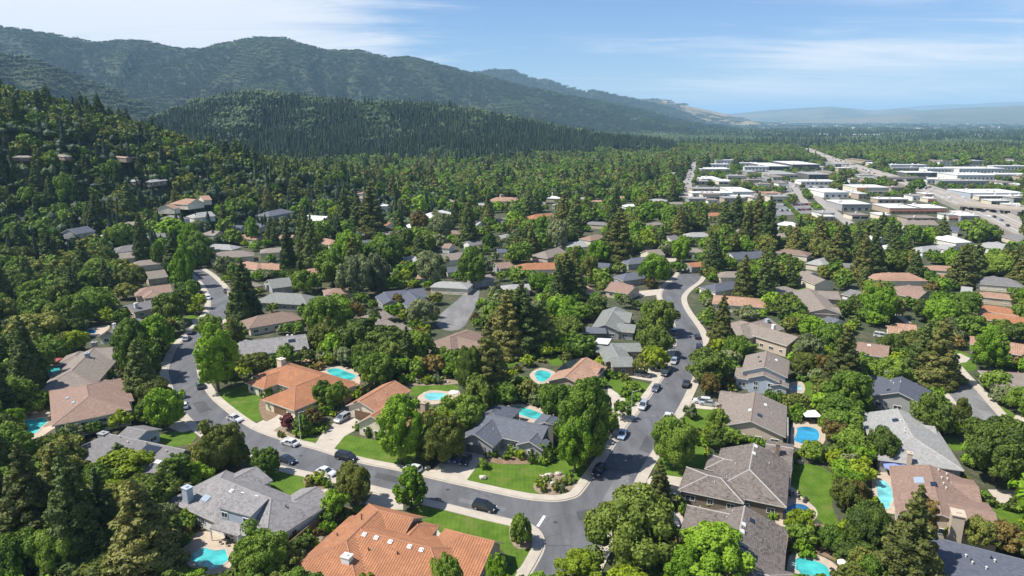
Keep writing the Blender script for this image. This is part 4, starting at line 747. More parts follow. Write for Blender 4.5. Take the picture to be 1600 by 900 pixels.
FAR = [ # roof, wall, ridge px1, px2, half width, colour words
 ('tan','cream',(190,395),(214,393),5.5,'pale tan hip roof left of the curving street top'), ('tan','cream',(219,407),(241,405),4.5,'tan roof just below the pale tan hip roof'), ('tan','beige',(225,425),(257,421),6,'tan gabled roof with a dark gable front at the left'),
 ('blue','grey',(106,358),(136,353),6,'blue-grey roof in the dark woods at far left'), ('tile3','cream',(386,408),(403,411),5,'orange roof left of the lower tan roof'), ('tile3','cream',(408,411),(440,413),4.5,'pale orange ridge beside the clipped hedge'), ('green','grey',(418,437),(452,433),6.5,'grey pointed hip roof with small chimney'),
 ('dark','grey',(419,330),(440,326),6,'dark grey roof among conifers left of centre'), ('white','cream',(478,336),(512,338),6,'whitish flat-topped roof left of centre'), ('tan','cream',(690,397),(722,394),6,'tan roof with blue trim left of centre'), ('grey','white',(728,377),(748,374),5,'grey roof with white walls above the centre'),
 ('tile3','cream',(436,366),(460,367),6,'pale salmon roof behind a conifer pair'), ('tile3','cream',(508,372),(518,374),5,'small orange roof sliver in the trees'), ('tile','cream',(836,335),(862,333),7,'orange roof with a white chimney at centre'), ('tan','beige',(851,392),(873,386),6,'tan roof left of the tall central conifer'),
 ('tile','cream',(823,411),(866,410),5.5,'orange tiled roof right of centre'), ('rose','cream',(955,440),(990,446),4,'thin tan-rose roof edge in the trees'), ('dark','grey',(987,403),(1010,401),5,'slate roof beside the bright tree'), ('tan','cream',(1009,391),(1031,389),5.5,'tan roof up the street'), ('dark','grey',(978,427),(1003,424),5,'slate gabled roof before the bright oak'),
 ('blue','white',(1140,395),(1190,392),6,'long blue-grey roof at upper right of the street'), ('blue','white',(1118,443),(1142,439),5,'small blue-grey roof by the street top'), ('tan','cream',(1136,424),(1152,424),4.5,'little tan roof by the street top'), ('light','cream',(1082,363),(1099,363),5,'pale tan roof in deep trees'),
 ('grey','white',(1042,369),(1056,367),5,'grey roof in deep trees right of centre'), ('tile','cream',(1116,332),(1126,332),5,'small orange roof before the white warehouses'), ('tan','cream',(1254,423),(1290,437),5,'slanting tan roof at the right'), ('tile3','cream',(1380,426),(1420,426),6,'salmon roof behind an olive tree at right'),
 ('rose','cream',(1415,446),(1440,447),4,'tan-red roof at right'), ('grey','cream',(1546,432),(1574,434),6,'grey roof with a cream wall at far right'), ('blue','white',(1474,353),(1500,355),6,'blue-grey flat roof near the highway'), ('white','white',(1478,367),(1494,370),6,'white hip roof near the highway'), ('tan','cream',(1420,344),(1460,344),6,'tan flat roof near the white warehouses'),
 ('tan','cream',(28,243),(44,243),6,'pinkish roof high on the left hillside'), ('tan','cream',(84,240),(104,242),7,'pale roof on the crest of the left hillside'), ('tile3','brown',(174,243),(200,245),7,'tan roof on dark walls on the hillside'), ('dark','cream',(146,286),(163,285),6,'dark grey low roof on the hillside terrace'),
 ('light','cream',(192,280),(216,281),7,'pale grey roof on the hillside terrace'), ('light','white',(234,281),(266,277),6,'long white-grey house on the hillside terrace'), ('tile3','cream',(298,275),(314,275),6,'salmon roof at the right end of the hillside'), ('tile3','cream',(290,310),(306,311),7,'salmon roof below the hillside terrace'),
 ('tile3','cream',(312,306),(326,305),6,'small salmon roof beside a dark tree'), ('tile3','cream',(258,320),(268,318),6,'orange sliver of roof under dark oaks'), ('light','white',(310,332),(330,330),6,'bluish white roof right of the dark conifer'), ('grey','white',(266,336),(278,337),5,'small grey roof in the left woods'), ('grey','white',(192,384),(218,381),6,'bluish grey roof above the tan hip roof'),
 ('grey','cream',(245,364),(258,363),5,'small grey roof beside bright poplars'), ('tan','cream',(330,360),(344,361),5,'tan-pink roof right of bright poplars'), ('light','cream',(336,381),(358,382),5,'pale grey roof beside the hedge row'), ('tan','cream',(346,393),(378,391),6,'cream roof behind the round shrubs'), ('rose','cream',(385,247),(400,249),6,'faint roof at the foot of the wooded hill'),
 ('grey','cream',(640,328),(652,325),6,'small pale roof under dark conifers'), ('white','white',(672,332),(690,328),7,'white roof at centre left'), ('white','white',(642,349),(656,350),5,'white wall and roof at centre left'), ('tile3','cream',(776,308),(800,308),7,'salmon roof right of the big conifers'), ('tan','cream',(610,384),(620,384),5,'pinkish roof below centre left'),
 ('light','white',(744,346),(752,347),5,'pale roof behind the green oaks'), ('tan','cream',(858,370),(868,368),5,'tan roof in front of the light oak'), ('light','white',(898,377),(912,376),6,'white and grey roof behind the tall conifer'), ('rose','cream',(922,368),(934,366),5,'reddish roof beside the tall conifer'), ('tan','cream',(974,398),(984,399),4,'small tan roof under the central conifer'),
 ('white','white',(915,289),(925,287),7,'white house in the middle distance'), ('tan','cream',(985,288),(1000,286),8,'cream house in the middle distance'), ('tan','cream',(1005,285),(1030,286),7,'cream row house left of the avenue'), ('light','cream',(938,282),(952,283),7,'pale house left of the cream row'), ('dark','white',(1050,275),(1062,273),8,'white house beside the avenue'),
 ('rose','cream',(800,309),(806,308),6,'pink roof sliver at the centre'), ('light','white',(706,266),(726,265),8,'white house at the foot of the wooded hill'), ('tan','cream',(780,272),(800,272),9,'sandy roof at the foot of the wooded hill'), ('light','cream',(865,237),(890,236),7,'long pale building in the wooded valley'), ('white','cream',(936,231),(944,230),6,'tiny cream house in the wooded valley'), ('tan','cream',(984,236),(996,234),6,'tiny tan house in the wooded valley'),
 ('light','white',(1440,385),(1460,383),5,'pale roof among conifers at right'), ('light','white',(1478,381),(1492,384),5,'white roof right of the conifer row'), ('light','cream',(1280,405),(1288,402),5,'pale roof between conifers at right'), ('white','white',(1380,383),(1390,382),5,'small white roof under conifers at right'), ('white','white',(1360,368),(1378,370),5,'long white wall under conifers at right'),
 ('tan','cream',(1404,361),(1420,362),5,'tan roof under conifers at right'), ('white','white',(1226,346),(1238,347),5,'small white roof below the warehouses'), ('light','cream',(1502,447),(1520,449),5,'pale roof at right among oaks'), ('grey','cream',(1588,365),(1600,368),6,'grey roof at the right edge beside the highway'), ('light','white',(1545,378),(1572,381),6,'bluish roof near the right edge')]
for roof, wall, a, b_, hw_, lab in FAR:
    if a[1] < 300 and a[0] < 400: hw_ = 2.3; wall = 'brown'
    house(roof, wall, [(a, b_, hw_, random.choice(('hh', 'gg', 'hg')), 3.0 if a[1] > 300 else 2.2, .42)] + ([((a[0] + (b_[0] - a[0]) * .3, a[1] + 3), (a[0] + (b_[0] - a[0]) * .3 + 3, a[1] - 1), hw_ * .7, 'gg', 2.9, .32)] if b_[0] - a[0] > 24 else []), lab, 'the ' + ' '.join(lab.split()[:5]), lod=2)
# ------------------------------------------------------------------ commercial buildings on the valley floor
GB = [ # x0, x1, roof back y, ground y, height, wall, roof, label
 (1200,1233,253,266,9,'dark','white','dark glass block left end of the office park'), (1200,1247,267,278,7,'cream','light','long flat grey-roofed shed at the office park'), (1238,1280,249,265,12,'dark','white','dark green glass office with a white roof slab'), (1264,1296,269,280,9,'dark','light','dark box office with grey roof'),
 (1252,1308,281,289,6,'white','white','long white-roofed shop beside a car park'), (1286,1325,295,309,8,'white','white','white two storey shop behind trees'), (1338,1388,289,304,11,'cream','white','orange and blue glass office cube'), (1315,1359,313,330,9,'grey','white','bright white flat-roofed hall above the trees'),
 (1372,1418,310,318,6,'tan','white','low white roof behind the brick-fronted stores'), (1390,1438,319,334,7,'tan','white','white-roofed store with red awnings, left of a pair'), (1434,1478,320,334,7,'tan','white','white-roofed store with red awnings, right of a pair'), (1392,1448,257,263,8,'white','white','far white warehouse just beyond the overpass'),
 (1394,1438,263,267,7,'cream','light','beige warehouse just beyond the overpass'), (1448,1492,262,269,8,'white','white','white warehouse with arched roof edge'), (1415,1468,268,276,8,'dark','white','white-roofed warehouse with dark walls'), (1498,1570,261,270,9,'white','white','very long white warehouse near the upper right'),
 (1495,1558,270,281,9,'white','white','broad white warehouse with domed shadow'), (1552,1612,259,265,8,'white','white','white warehouse at the right edge, farthest'), (1556,1612,271,279,8,'white','white','white warehouse at the right edge, nearer'), (1448,1498,278,287,8,'white','white','white warehouse beside the highway bend'),
 (1475,1545,281,290,8,'grey','light','pale grey warehouse beside the highway'), (1515,1600,296,311,9,'bluegrey','white','blue-banded long warehouse by the highway'), (1530,1612,305,313,6,'cream','white','white annex before the blue-banded warehouse'), (1304,1336,254,261,7,'grey','light','grey flat building beside the overpass'),
 (1196,1222,300,309,6,'tan','tile3','long strip mall with an orange front'), (1417,1463,341,348,5,'tan','tan','tan flat-roofed row before the conifers'), (1118,1150,250,255,8,'white','white','small white warehouse, topmost left'), (1108,1140,256,262,8,'white','white','white warehouse, second left'), (1095,1142,262,270,8,'bluegrey','white','blue and white warehouse left of the car park'),
 (1149,1186,256,260,8,'white','white','white warehouse right of the avenue block'), (1163,1202,260,266,8,'white','white','white warehouse behind the shed rows'), (1168,1202,266,274,7,'grey','light','grey-roofed warehouse behind the shed rows'), (1082,1126,293,301,6,'beige','light','beige strip building above the white hall'),
 (1081,1146,300,309,7,'white','white','long white hall beside the avenue'), (1145,1178,293,309,9,'white','white','white blocky hall at the end of the long white hall'), (1050,1066,270,279,7,'grey','light','grey block left of the avenue'),
 (1262,1300,208,212,9,'white','white','distant white sheds on the plain, left'), (1302,1345,209,213,9,'white','white','distant white sheds on the plain, middle left'), (1346,1382,208.5,212.5,9,'white','white','distant white sheds on the plain, middle'), (1390,1422,209,213,9,'white','white','distant white sheds on the plain, middle right'),
 (1480,1530,201,207,10,'white','white','distant white buildings at right'), (1530,1560,200,206,10,'white','white','distant white buildings right of the first group'), (1560,1600,201,207,10,'white','white','distant white buildings at the right edge'), (1516,1550,208,214,10,'white','white','distant white shed below the right group'),
 (1226,1262,190.5,193,12,'white','light','several faint pale buildings on the left horizon'), (1466,1484,190,193,12,'white','white','faint white building on the right horizon'), (1530,1550,190,192.5,12,'white','white','faint white building near the right edge horizon'), (1440,1468,198.5,201.5,10,'white','white','faint white row on the plain'), (1308,1320,194.5,197.5,10,'white','white','faint white block on the plain'),
 (1345,1352,190.5,193,12,'white','white','faint white speck building on the plain'), (985,996,185,188,12,'cream','tan','cream house on the mountain foot, upper'), (932,938,205,208,10,'cream','tan','cream house on the mountain foot, left'), (948,956,210,216,12,'cream','tan','sandy cut and house on the mountain foot'), (887,890,218,225,8,'white','light','white tower-like house at the foot of the hill')]
def unitmesh(v):
    if ('unit', v) not in MSH: u = MB(); u.box((0, 0, .7), (2.4, 1.9, 1.4) if v else (1.5, 1.5, 1.1)); u.box((0, 0, 1.5 if v else 1.3), (1.2, 1.2, .3)); MSH[('unit', v)] = u.mesh('roof_unit', [M['trim']])
    return MSH[('unit', v)]
def block(x0, x1, yb, yg, h, wall, roof, label):
    h = h * .62 if yg > 250 else h * .7
    a, b_ = P(x0, yg), P(x1, yg); z0 = (a.z + b_.z) / 2
    if z0 > 5: d = (b_.y - a.y) * 0 + 18.0; b_.z = a.z = z0 = min(a.z, b_.z); b_.y = a.y
    else:
        bk = P((x0 + x1) / 2, yb, h); d = max(bk.y - (a.y + b_.y) / 2, 14.0); d = min(d, 80)
    w = max((b_ - a).length, 8); c = (a + b_) / 2; t = tag(empty('warehouse' if z0 < 5 else 'house', (c.x, c.y + d / 2, z0), random.uniform(-.03, .03)), label, 'building' if z0 < 5 else 'house', 'flat-roofed buildings of the business park' if z0 < 5 else None)
    m = MB(); m.box((0, 0, h / 2), (w, d, h)); m.obj('wall', WALL[wall], t)
    r = MB(); r.box((0, 0, h + .25), (w + .8, d + .8, .5)); ro = r.obj('roof', ROOF[roof] if roof != 'white' else M['roofwhite'], t)
    for i in range(min(5, max(1, int(w / 11)))):
        u = link('roof_unit', unitmesh(i % 2), ro, (random.uniform(-.42, .42) * w, random.uniform(-.35, .35) * d, h + .45))
    rows = max(1, int(h / 4))
    for k in range(rows):
        g = MB(); n = max(2, int(w / 5)); zz = 1.8 + k * 3.6
        for i in range(n): g.box((-w / 2 + (i + .5) * w / n, -d / 2 - .04, zz), (w / n * (.82 if wall in ('dark', 'bluegrey', 'cream') else .4), .12, 1.7 if wall != 'dark' else 2.7))
        tag(g.obj('window_row', M['glass'], t), kind='stuff')
    if label.startswith('orange and blue'):
        p = MB(); p.box((-w / 2 + w * .14, -d / 2 - .3, h / 2), (w * .28, .8, h + .3)); p.obj('orange_panel', M['orange'], t)
    if 'red awnings' in label or label.startswith('orange-fronted'):
        p = MB(); p.box((0, -d / 2 - .7, h * .55), (w * .96, 1.3, .9)); p.obj('awning', M['redpaint'], t)
    cs = [(sx * (w / 2), sy * d / 2, zz) for sx in (-1, 1) for sy in (-1, 1) for zz in ((h * .35), h)]
    mark(hull([proj((c.x + q[0], c.y + d / 2 + q[1], z0 + q[2]))[:2] for q in cs]), .9)
M['orange'] = plain('orange_render', (.55, .27, .09), .8); M['redpaint'] = plain('brick_red_paint', (.40, .16, .10), .8); M['roofwhite'] = plain('white_membrane', (.60, .60, .59), .7, .08, .05)
for g in GB: block(*g); LAND.append(((g[0] + g[1]) / 2, g[3], 'the ' + ' '.join(g[7].split()[:6]).rstrip(',')))
def relto(x, y):
    L_ = min(LAND, key=lambda q: math.hypot(q[0] - x, (q[1] - y) * 1.6)); dx, dy = x - L_[0], (y - L_[1]) * 1.6; return (('right of ' if dx > 0 else 'left of ') if abs(dx) > abs(dy) else ('in front of ' if dy > 0 else 'behind ')) + L_[2]
USED = set()
RS = random.Random(3)
def freepx(x, y, w):
    i, j = int(y / 2), int(x / 2); return KEEP[max(i - 2, 0):i + 3, max(j - int(w / 4) - 1, 0):j + int(w / 4) + 2].max() < .3
nb = 0
while nb < 48:
    x, y = RS.uniform(1085, 1600), RS.uniform(252, 345); w = RS.uniform(12, 34)
    if y > 318 and x < 1290 or not freepx(x, y, w): continue
    wl = RS.choice(('white', 'white', 'cream', 'grey', 'tan')); lb_ = f"small {wl} flat building {relto(x, y)}"
    if lb_ in USED: continue
    USED.add(lb_); nb += 1; block(x - w / 2, x + w / 2, y - RS.uniform(3, 7), y + 2, RS.uniform(5, 9), wl, RS.choice(('white', 'white', 'light', 'tan')), lb_)
for k_ in range(44):
    x, y = RS.uniform(1170, 1600), 191 + 26 * RS.random() ** .8
    if not freepx(x, y, 6): continue
    lb_ = f"faint speck-sized building {relto(x, y)}"
    if len(lb_.split()) > 15: continue
    w = RS.uniform(3, 11); rr_ = RS.choice(('white', 'light', 'white')); p0, p1 = P(x - w / 2, y), P(x + w / 2, y); m = MB(); wd = (p1 - p0).length; m.box((0, 0, 4), (wd, 30, 9)); t = m.obj('distant_building', M['roofwhite'] if rr_ == 'white' else WALL['cream'], None, (p0 + p1) / 2); tag(t, lb_.replace('faint', 'faint white' if rr_ == 'white' else 'faint cream'), 'building', 'distant pale buildings on the plain')
nb = 0
while nb < 64:
    x, y = RS.uniform(560, 1075), 236 + 84 * RS.random() ** .8; 
    if x < 800 and y < 262 or not freepx(x, y, 16): continue
    w = RS.uniform(7, 15); rf = RS.choice(('tan', 'light', 'tan', 'grey', 'tile3', 'white')); lb_ = f"distant {dict(tan='tan', light='pale grey', grey='grey', tile3='salmon', white='white')[rf]} roof {relto(x, y)}"
    if lb_ in USED: continue
    USED.add(lb_); nb += 1; house(rf, RS.choice(('white', 'cream', 'beige')), [((x - w / 2, y), (x + w / 2, y + RS.uniform(-.5, .5)), RS.uniform(3.5, 5.5), RS.choice(('hh', 'gg')), 3.2, .3)], lb_, 'the distant houses', lod=2); LAND.pop()
nb = 0
while nb < 54:
    x, y = RS.uniform(170, 1600), RS.uniform(338, 470)
    if (x < 300 and y > 400) or not freepx(x, y, 30) or not freepx(x, y - 6, 34) or not freepx(x, y + 9, 34): continue
    w = RS.uniform(14, 26) * (y - 160) / 260; rf = RS.choice(('tan', 'brown', 'tan', 'grey', 'tile3', 'rose', 'light', 'blue', 'tile')); sl_ = RS.uniform(-4, 4); lb_ = f"half hidden {dict(tan='tan', light='pale grey', grey='grey', tile3='salmon', rose='rose-brown', brown='brown', blue='slate blue', tile='orange')[rf]} roof {relto(x, y)}"
    if lb_ in USED or len(lb_.split()) > 16: continue
    USED.add(lb_); nb += 1; house(rf, RS.choice(('white', 'cream', 'beige', 'grey')), [((x - w / 2, y), (x + w / 2, y + sl_), RS.uniform(4, 5.5), RS.choice(('hh', 'gg', 'hg')), 3.0, .34)], lb_, lb_, lod=2); LAND.pop()
for i, px in enumerate([[(1240,289),(1290,290),(1330,290),(1330,293),(1286,296),(1242,296)], [(1212,318),(1268,316),(1272,334),(1212,338)], [(1142,262),(1148,262),(1152,276),(1168,277),(1170,270),(1200,276),(1200,284),(1140,280)], [(1205,282),(1236,281),(1238,300),(1208,298)], [(1298,309),(1312,309),(1310,330),(1290,326)], [(1178,296),(1196,298),(1196,312),(1180,312)]]):
    area('car_park', W2(px), .25, M['asphalt2']); mark(px, .35)
# highway overpasses
def overpass(p1, p2, w, z):
    a, b_ = P(*p1), P(*p2); d = b_ - a; L = d.length; t = tag(empty('overpass', (a + b_) / 2, math.atan2(d.y, d.x)), 'concrete overpass crossing the highway ' + ('near the right edge' if p1[0] > 1450 else 'beyond the car parks'), 'bridge')
    m = MB(); m.box((0, 0, z), (L, w, 1.4)); m.obj('deck', M['asphalt3'], t)
    for s in (-1, 1): q = MB(); q.box((0, s * (w / 2 - .2), z + 1.2), (L, .35, 1.0)); q.obj('parapet', M['concrete'], t)
    for i in range(5): q = MB(); q.box(((i / 4 - .5) * L * .9, 0, z / 2 - .4), (1.6, w * .7, z - .6)); q.obj('pier', M['concrete'], t)
overpass((1370,288), (1440,287), 14, 6.5); overpass((1500,332), (1600,342), 15, 6.5)
# ------------------------------------------------------------------ cars
PAINT = {k: plain('paint_' + k, c, .28, metal=.25, coat=.6) for k, c in {'white': (.72, .73, .74), 'silver': (.42, .44, .47), 'grey': (.12, .13, .15), 'darkblue': (.018, .026, .055), 'black': (.015, .016, .018), 'blue': (.10, .16, .26), 'lightblue': (.30, .38, .48), 'red': (.30, .03, .03), 'darkgrey': (.05, .055, .062)}.items()}
M['tyre'] = plain('tyre_rubber', (.02, .02, .02), .9); M['rim'] = plain('wheel_rim', (.45, .46, .48), .35, metal=.7); M['lamp'] = plain('headlamp_glass', (.75, .76, .78), .15); M['tail'] = plain('tail_lamp', (.35, .02, .02), .3)
CARM = {}
def carmeshes(kind):
    if kind in CARM: return CARM[kind]
    # side profile: (x, z) front at +x ; body and greenhouse
    prof = {'sedan': dict(L=4.7, W=1.84, body=[(-2.35,.42),(-2.33,.80),(-2.1,.93),(-1.5,.96),(1.1,.93),(2.0,.80),(2.3,.62),(2.35,.38),(2.2,.25),(-2.2,.25)], gh=[(-1.75,.95),(-1.15,1.42),(.15,1.45),(1.05,.93)]),
     'suv': dict(L=4.8, W=1.95, body=[(-2.4,.45),(-2.4,.95),(-2.25,1.08),(1.1,1.06),(2.15,.95),(2.38,.75),(2.4,.42),(2.2,.3),(-2.2,.3)], gh=[(-2.3,1.07),(-2.0,1.70),(.35,1.74),(1.25,1.06)]),
     'van': dict(L=5.1, W=2.0, body=[(-2.55,.45),(-2.55,1.0),(-2.45,1.10),(1.5,1.05),(2.35,.90),(2.55,.65),(2.52,.4),(2.3,.28),(-2.3,.28)], gh=[(-2.48,1.09),(-2.2,1.76),(.75,1.78),(1.75,1.04)]),
     'hatchback': dict(L=4.2, W=1.8, body=[(-2.1,.42),(-2.1,.90),(-1.95,1.0),(1.0,.95),(1.8,.82),(2.06,.62),(2.1,.38),(1.95,.25),(-1.95,.25)], gh=[(-2.0,.99),(-1.6,1.48),(.2,1.50),(1.05,.95)])}
    prof['pickup'] = dict(L=5.4, W=1.98, body=[(-2.7,.55),(-2.7,1.05),(1.2,1.06),(2.4,1.0),(2.68,.75),(2.7,.45),(2.5,.35),(-2.5,.35)], gh=[(-.75,1.05),(-.55,1.75),(.75,1.78),(1.45,1.05)])
    p = prof[kind]; w = p['W'] / 2; b = MB()
    def loft(pts, ws, mi=0):
        n = len(pts); Lf = [(x, -wi, z) for (x, z), wi in zip(pts, ws)]; Rt = [(x, wi, z) for (x, z), wi in zip(pts, ws)]
        for i in range(n): j = (i + 1) % n; b_.face([Lf[i], Lf[j], Rt[j], Rt[i]][::-1] if False else [Rt[i], Rt[j], Lf[j], Lf[i]], None, mi)
        b_.face(Lf, None, mi); b_.face(Rt[::-1], None, mi)
    b_ = b; ends = lambda x: w * (1 - .10 * (abs(x) / (p['L'] / 2)) ** 4)
    loft(p['body'], [ends(x) * (.97 if z < .4 else 1) for x, z in p['body']])
    if kind == 'pickup': b.box((-1.7, 0, 1.07), (1.8, 1.6, .06), mi=1)
    roof = MB(); g = MB(); (x0, z0), (x1, z1), (x2, z2), (x3, z3) = p['gh']; wt = w * .76; wb = w * .93
    g.face([(x0, -wb, z0), (x3, -wb, z3), (x2, -wt, z2), (x1, -wt, z1)]); g.face([(x3, wb, z3), (x0, wb, z0), (x1, wt, z1), (x2, wt, z2)]); g.face([(x3, -wb, z3), (x3, wb, z3), (x2, wt, z2), (x2, -wt, z2)]); g.face([(x0, wb, z0), (x0, -wb, z0), (x1, -wt, z1), (x1, wt, z1)])
    roof.box(((x1 + x2) / 2, 0, (z1 + z2) / 2 + .02), (x2 - x1 + .05, 2 * wt + .05, .07))
    for s in (-1, 1):                        # pillars
        for xa, za, xb, zb in ((x0, z0, x1, z1), (x3, z3, x2, z2), ((x0 + x3) / 2 - .1, z0, (x1 + x2) / 2 - .1, z1)): roof.tube((xa, s * wb, za), (xb, s * wt, zb), .05, .045, 4)
        roof.box((x3 - .25, s * (w + .10), z3 + .08), (.18, .2, .14))
    r_ = .33 if kind in ('sedan', 'hatchback') else .38; wx = p['L'] * .31; ty = MB(); ri = MB(); ty.tube((0, -.12, 0), (0, .12, 0), r_, r_, 12); ri.tube((0, -.135, 0), (0, .135, 0), r_ * .6, r_ * .6, 10)
    hl = MB(); hl.box((0, 0, 0), (.14, .36, .16)); mats = [PAINT['white'], M['dark']]
    CARM[kind] = dict(body=b.mesh('car_body', mats), roof=roof.mesh('car_roof', mats), glass=g.mesh('windows', [M['glass']]), tyre=ty.mesh('tyre', [M['tyre']]), rim=ri.mesh('rim', [M['rim']]), head=hl.mesh('headlight', [M['lamp']]), tail=hl.mesh('taillight', [M['tail']]), r=r_, wx=wx, w=w, L=p['L'], hz=.66 if kind in ('sedan', 'hatchback') else .82)
    return CARM[kind]
def car(px, py, px2, py2, kind, col, label, phrase=None, z=.03, name=None, group='cars along the streets and on the drives'):
    """centre pixel of the wheels, second pixel = point ahead of the bonnet"""
    c = P(px, py, z); a = P(px2, py2, z); rz = math.atan2(a.y - c.y, a.x - c.x); m = carmeshes(kind)
    t = tag(empty(name or ('pickup_truck' if kind == 'pickup' else 'van' if kind == 'van' else 'car'), c, rz), label, 'van' if kind == 'van' else 'pickup' if kind == 'pickup' else 'car', group)
    link('body', m['body'], t, mat=PAINT[col]); link('cabin', m['roof'], t, mat=PAINT[col]); link('windows', m['glass'], t)
    for sx in (-1, 1):
        for sy in (-1, 1):
            w = link('wheel', m['tyre'], t, (sx * m['wx'], sy * (m['w'] - .12), m['r'])); link('rim', m['rim'], w)
            link('headlight' if sx > 0 else 'taillight', m['head' if sx > 0 else 'tail'], t, (sx * (m['L'] / 2 - .08), sy * m['w'] * .68, m['hz']))
    if phrase: LAND.append((px, py, phrase))
    q = [proj(c + Vector((math.cos(rz) * u - math.sin(rz) * v, math.sin(rz) * u + math.cos(rz) * v, h)))[:2] for u in (-2.5, 2.5) for v in (-1.1, 1.1) for h in (0, 1.6)]; mark(hull(q), 1.0)
CARS = [
 (757,796,800,806,'suv','black','black SUV driving alone on the lower street','the black SUV'), (541,718,580,727,'van','black','black van parked on the left street by the sloping lawn','the black van'), (453,695,420,686,'sedan','white','white sedan parked by the driveway of the orange house','the white sedan'),
 (449,722,475,731,'sedan','darkblue','dark blue sedan parked opposite the white sedan','the dark blue sedan'), (510,741,540,750,'sedan','white','white coupe by the flower bed of the grey shake house','the white coupe'), (645,736,620,730,'hatchback','white','white car half hidden under the leafy street tree','the hidden white car'),
 (711,718,706,726,'van','blue','grey-blue van on the drive of the slate-roofed corner house','the grey-blue van'), (728,722,723,730,'sedan','darkblue','dark blue sedan beside the grey-blue van on the corner drive','the drive sedan'), (535,657,528,661,'suv','silver','silver estate car on the drive between the orange houses','the silver estate'),
 (367,657,390,664,'sedan','white','white sedan at the inside of the left street bend','the bend sedan'), (313,605,310,595,'suv','grey','dark grey SUV on the left street beside the tall bright tree','the grey SUV'), (292,531,298,525,'sedan','silver','silver car parked high on the left street','the silver car'), (299,521,304,516,'suv','darkgrey','dark SUV just behind the silver car on the left street','the upper dark SUV'),
 (287,637,282,628,'hatchback','white','white car half under the round trees at the left bend','the shaded white car'), (326,467,325,475,'hatchback','white','white car at the top of the left street','the top white car'), (353,457,356,463,'hatchback','darkgrey','dark car at the right kerb of the upper left street','the top dark car'),
 (936,738,928,750,'pickup','darkblue','dark blue pickup parked before the corner in tree shade','the dark pickup'), (973,682,967,692,'sedan','lightblue','light blue sedan parked under the big street tree','the light blue sedan'), (1005,637,999,646,'suv','silver','silver SUV parked opposite a white car on the street','the silver SUV'),
 (1025,609,1019,617,'sedan','grey','grey sedan parked above the silver SUV','the grey street sedan'), (1040,585,1034,592,'van','black','black van parked above the grey street sedan','the upper black van'), (1053,567,1050,574,'hatchback','silver','silver hatchback above the black street van','the silver hatchback'), (1052,522,1054,530,'suv','darkgrey','dark SUV parked beneath the dark street oak','the oak-shaded SUV'),
 (1044,653,1049,644,'hatchback','white','white hatchback on the right kerb near the maple','the right white hatchback'), (1072,603,1076,594,'suv','black','black SUV parked on the right kerb beside an oak','the right black SUV'), (1092,543,1093,534,'sedan','darkblue','dark blue sedan on the right kerb at the bend, nearer one','the nearer bend sedan'), (1089,528,1086,520,'sedan','black','black sedan on the right kerb at the bend, farther one','the farther bend sedan'),
 (1097,630,1070,627,'suv','white','white SUV broadside on the drive of the tan house','the white drive SUV'), (1106,633,1084,630,'sedan','silver','silver car beside the white SUV on the tan house drive','the silver drive car'), (1004,588,1016,590,'suv','grey','grey SUV on the drive of the rambling grey house','the grey drive SUV'), (1062,776,1050,773,'sedan','silver','silver sedan on the drive of the upper shake-roofed house','the shake-drive sedan'),
 (1047,772,1036,769,'suv','darkgrey','dark SUV behind the small conifer on the drive','the dark drive SUV'), (1036,808,1040,815,'hatchback','white','white car at the edge of the giant oak','the oak-edge white car'), (1050,816,1053,823,'sedan','grey','grey sedan parked beside the giant oak','the oak-edge grey sedan'), (1377,527,1390,529,'van','white','white van behind the rose-brown house','the white van'),
 (1062,528,1064,536,'hatchback','black','black hatchback driving below the dark street oak','the moving hatchback')]
CARS = CARS[:-1]
for c in CARS: car(*c)
# small distant vehicles: on the highway and in the car parks, one mesh each
def tiny():
    out = []
    for col in ('white', 'silver', 'darkgrey', 'black', 'blue', 'red'):
        b = MB(); b.box((0, 0, .6), (4.6, 1.9, .75)); b.box((-.2, 0, 1.2), (2.5, 1.6, .6), taper=.82); out.append((col, b.mesh('small_car', [PAINT[col]])))
    return out
TINY = tiny(); CN = {'white': 'white', 'silver': 'silver', 'darkgrey': 'dark grey', 'black': 'black', 'blue': 'blue', 'red': 'red'}
for k in range(64):
    f = random.uniform(.1, .97) * (len(hwl) - 1); i = int(f); a, b_ = Vector(hwl[i]), Vector(hwl[min(i + 1, len(hwl) - 1)]); p = a.lerp(b_, f - i); d = (b_ - a).normalized() if (b_ - a).length else Vector((1, 0)); s = random.choice((-9.5, -6.5, -3, 3, 6.5, 9.5))
    col, me = random.choice(TINY[:4] + TINY); o = link('car', me, None, (p.x - d.y * s, p.y + d.x * s, 3.24)); o.rotation_euler = (0, 0, math.atan2(d.y, d.x)); tag(o, f'tiny {CN[col]} car driving along the distant highway', 'car', f'{CN[col]} cars on the highway')
for (xa, ya, xb, yb, n, where) in [(1236,284,1330,288,22,'the shop car park'), (1238,292,1322,294,18,'the shop car park'), (1216,322,1268,320,12,'the lower car park'), (1216,330,1268,328,12,'the lower car park'), (1152,270,1198,276,12,'the warehouse car park'), (1206,288,1236,287,8,'the side car park'), (1206,294,1236,294,8,'the side car park'), (1070,300,1084,256,8,'the long avenue')]:
    for i in range(n):
        t = (i + random.random() * .6) / n; p = P(xa + (xb - xa) * t, ya + (yb - ya) * t, .25 if 'avenue' not in where else .5); col, me = random.choice(TINY[:4] + TINY); o = link('car', me, None, p); o.rotation_euler = (0, 0, random.choice((0, math.pi)) + 1.4 + random.uniform(-.1, .1)); tag(o, f'tiny {CN[col]} car in {where}' if 'avenue' not in where else f'tiny {CN[col]} car on {where}', 'car', f'{CN[col]} cars in {where}')
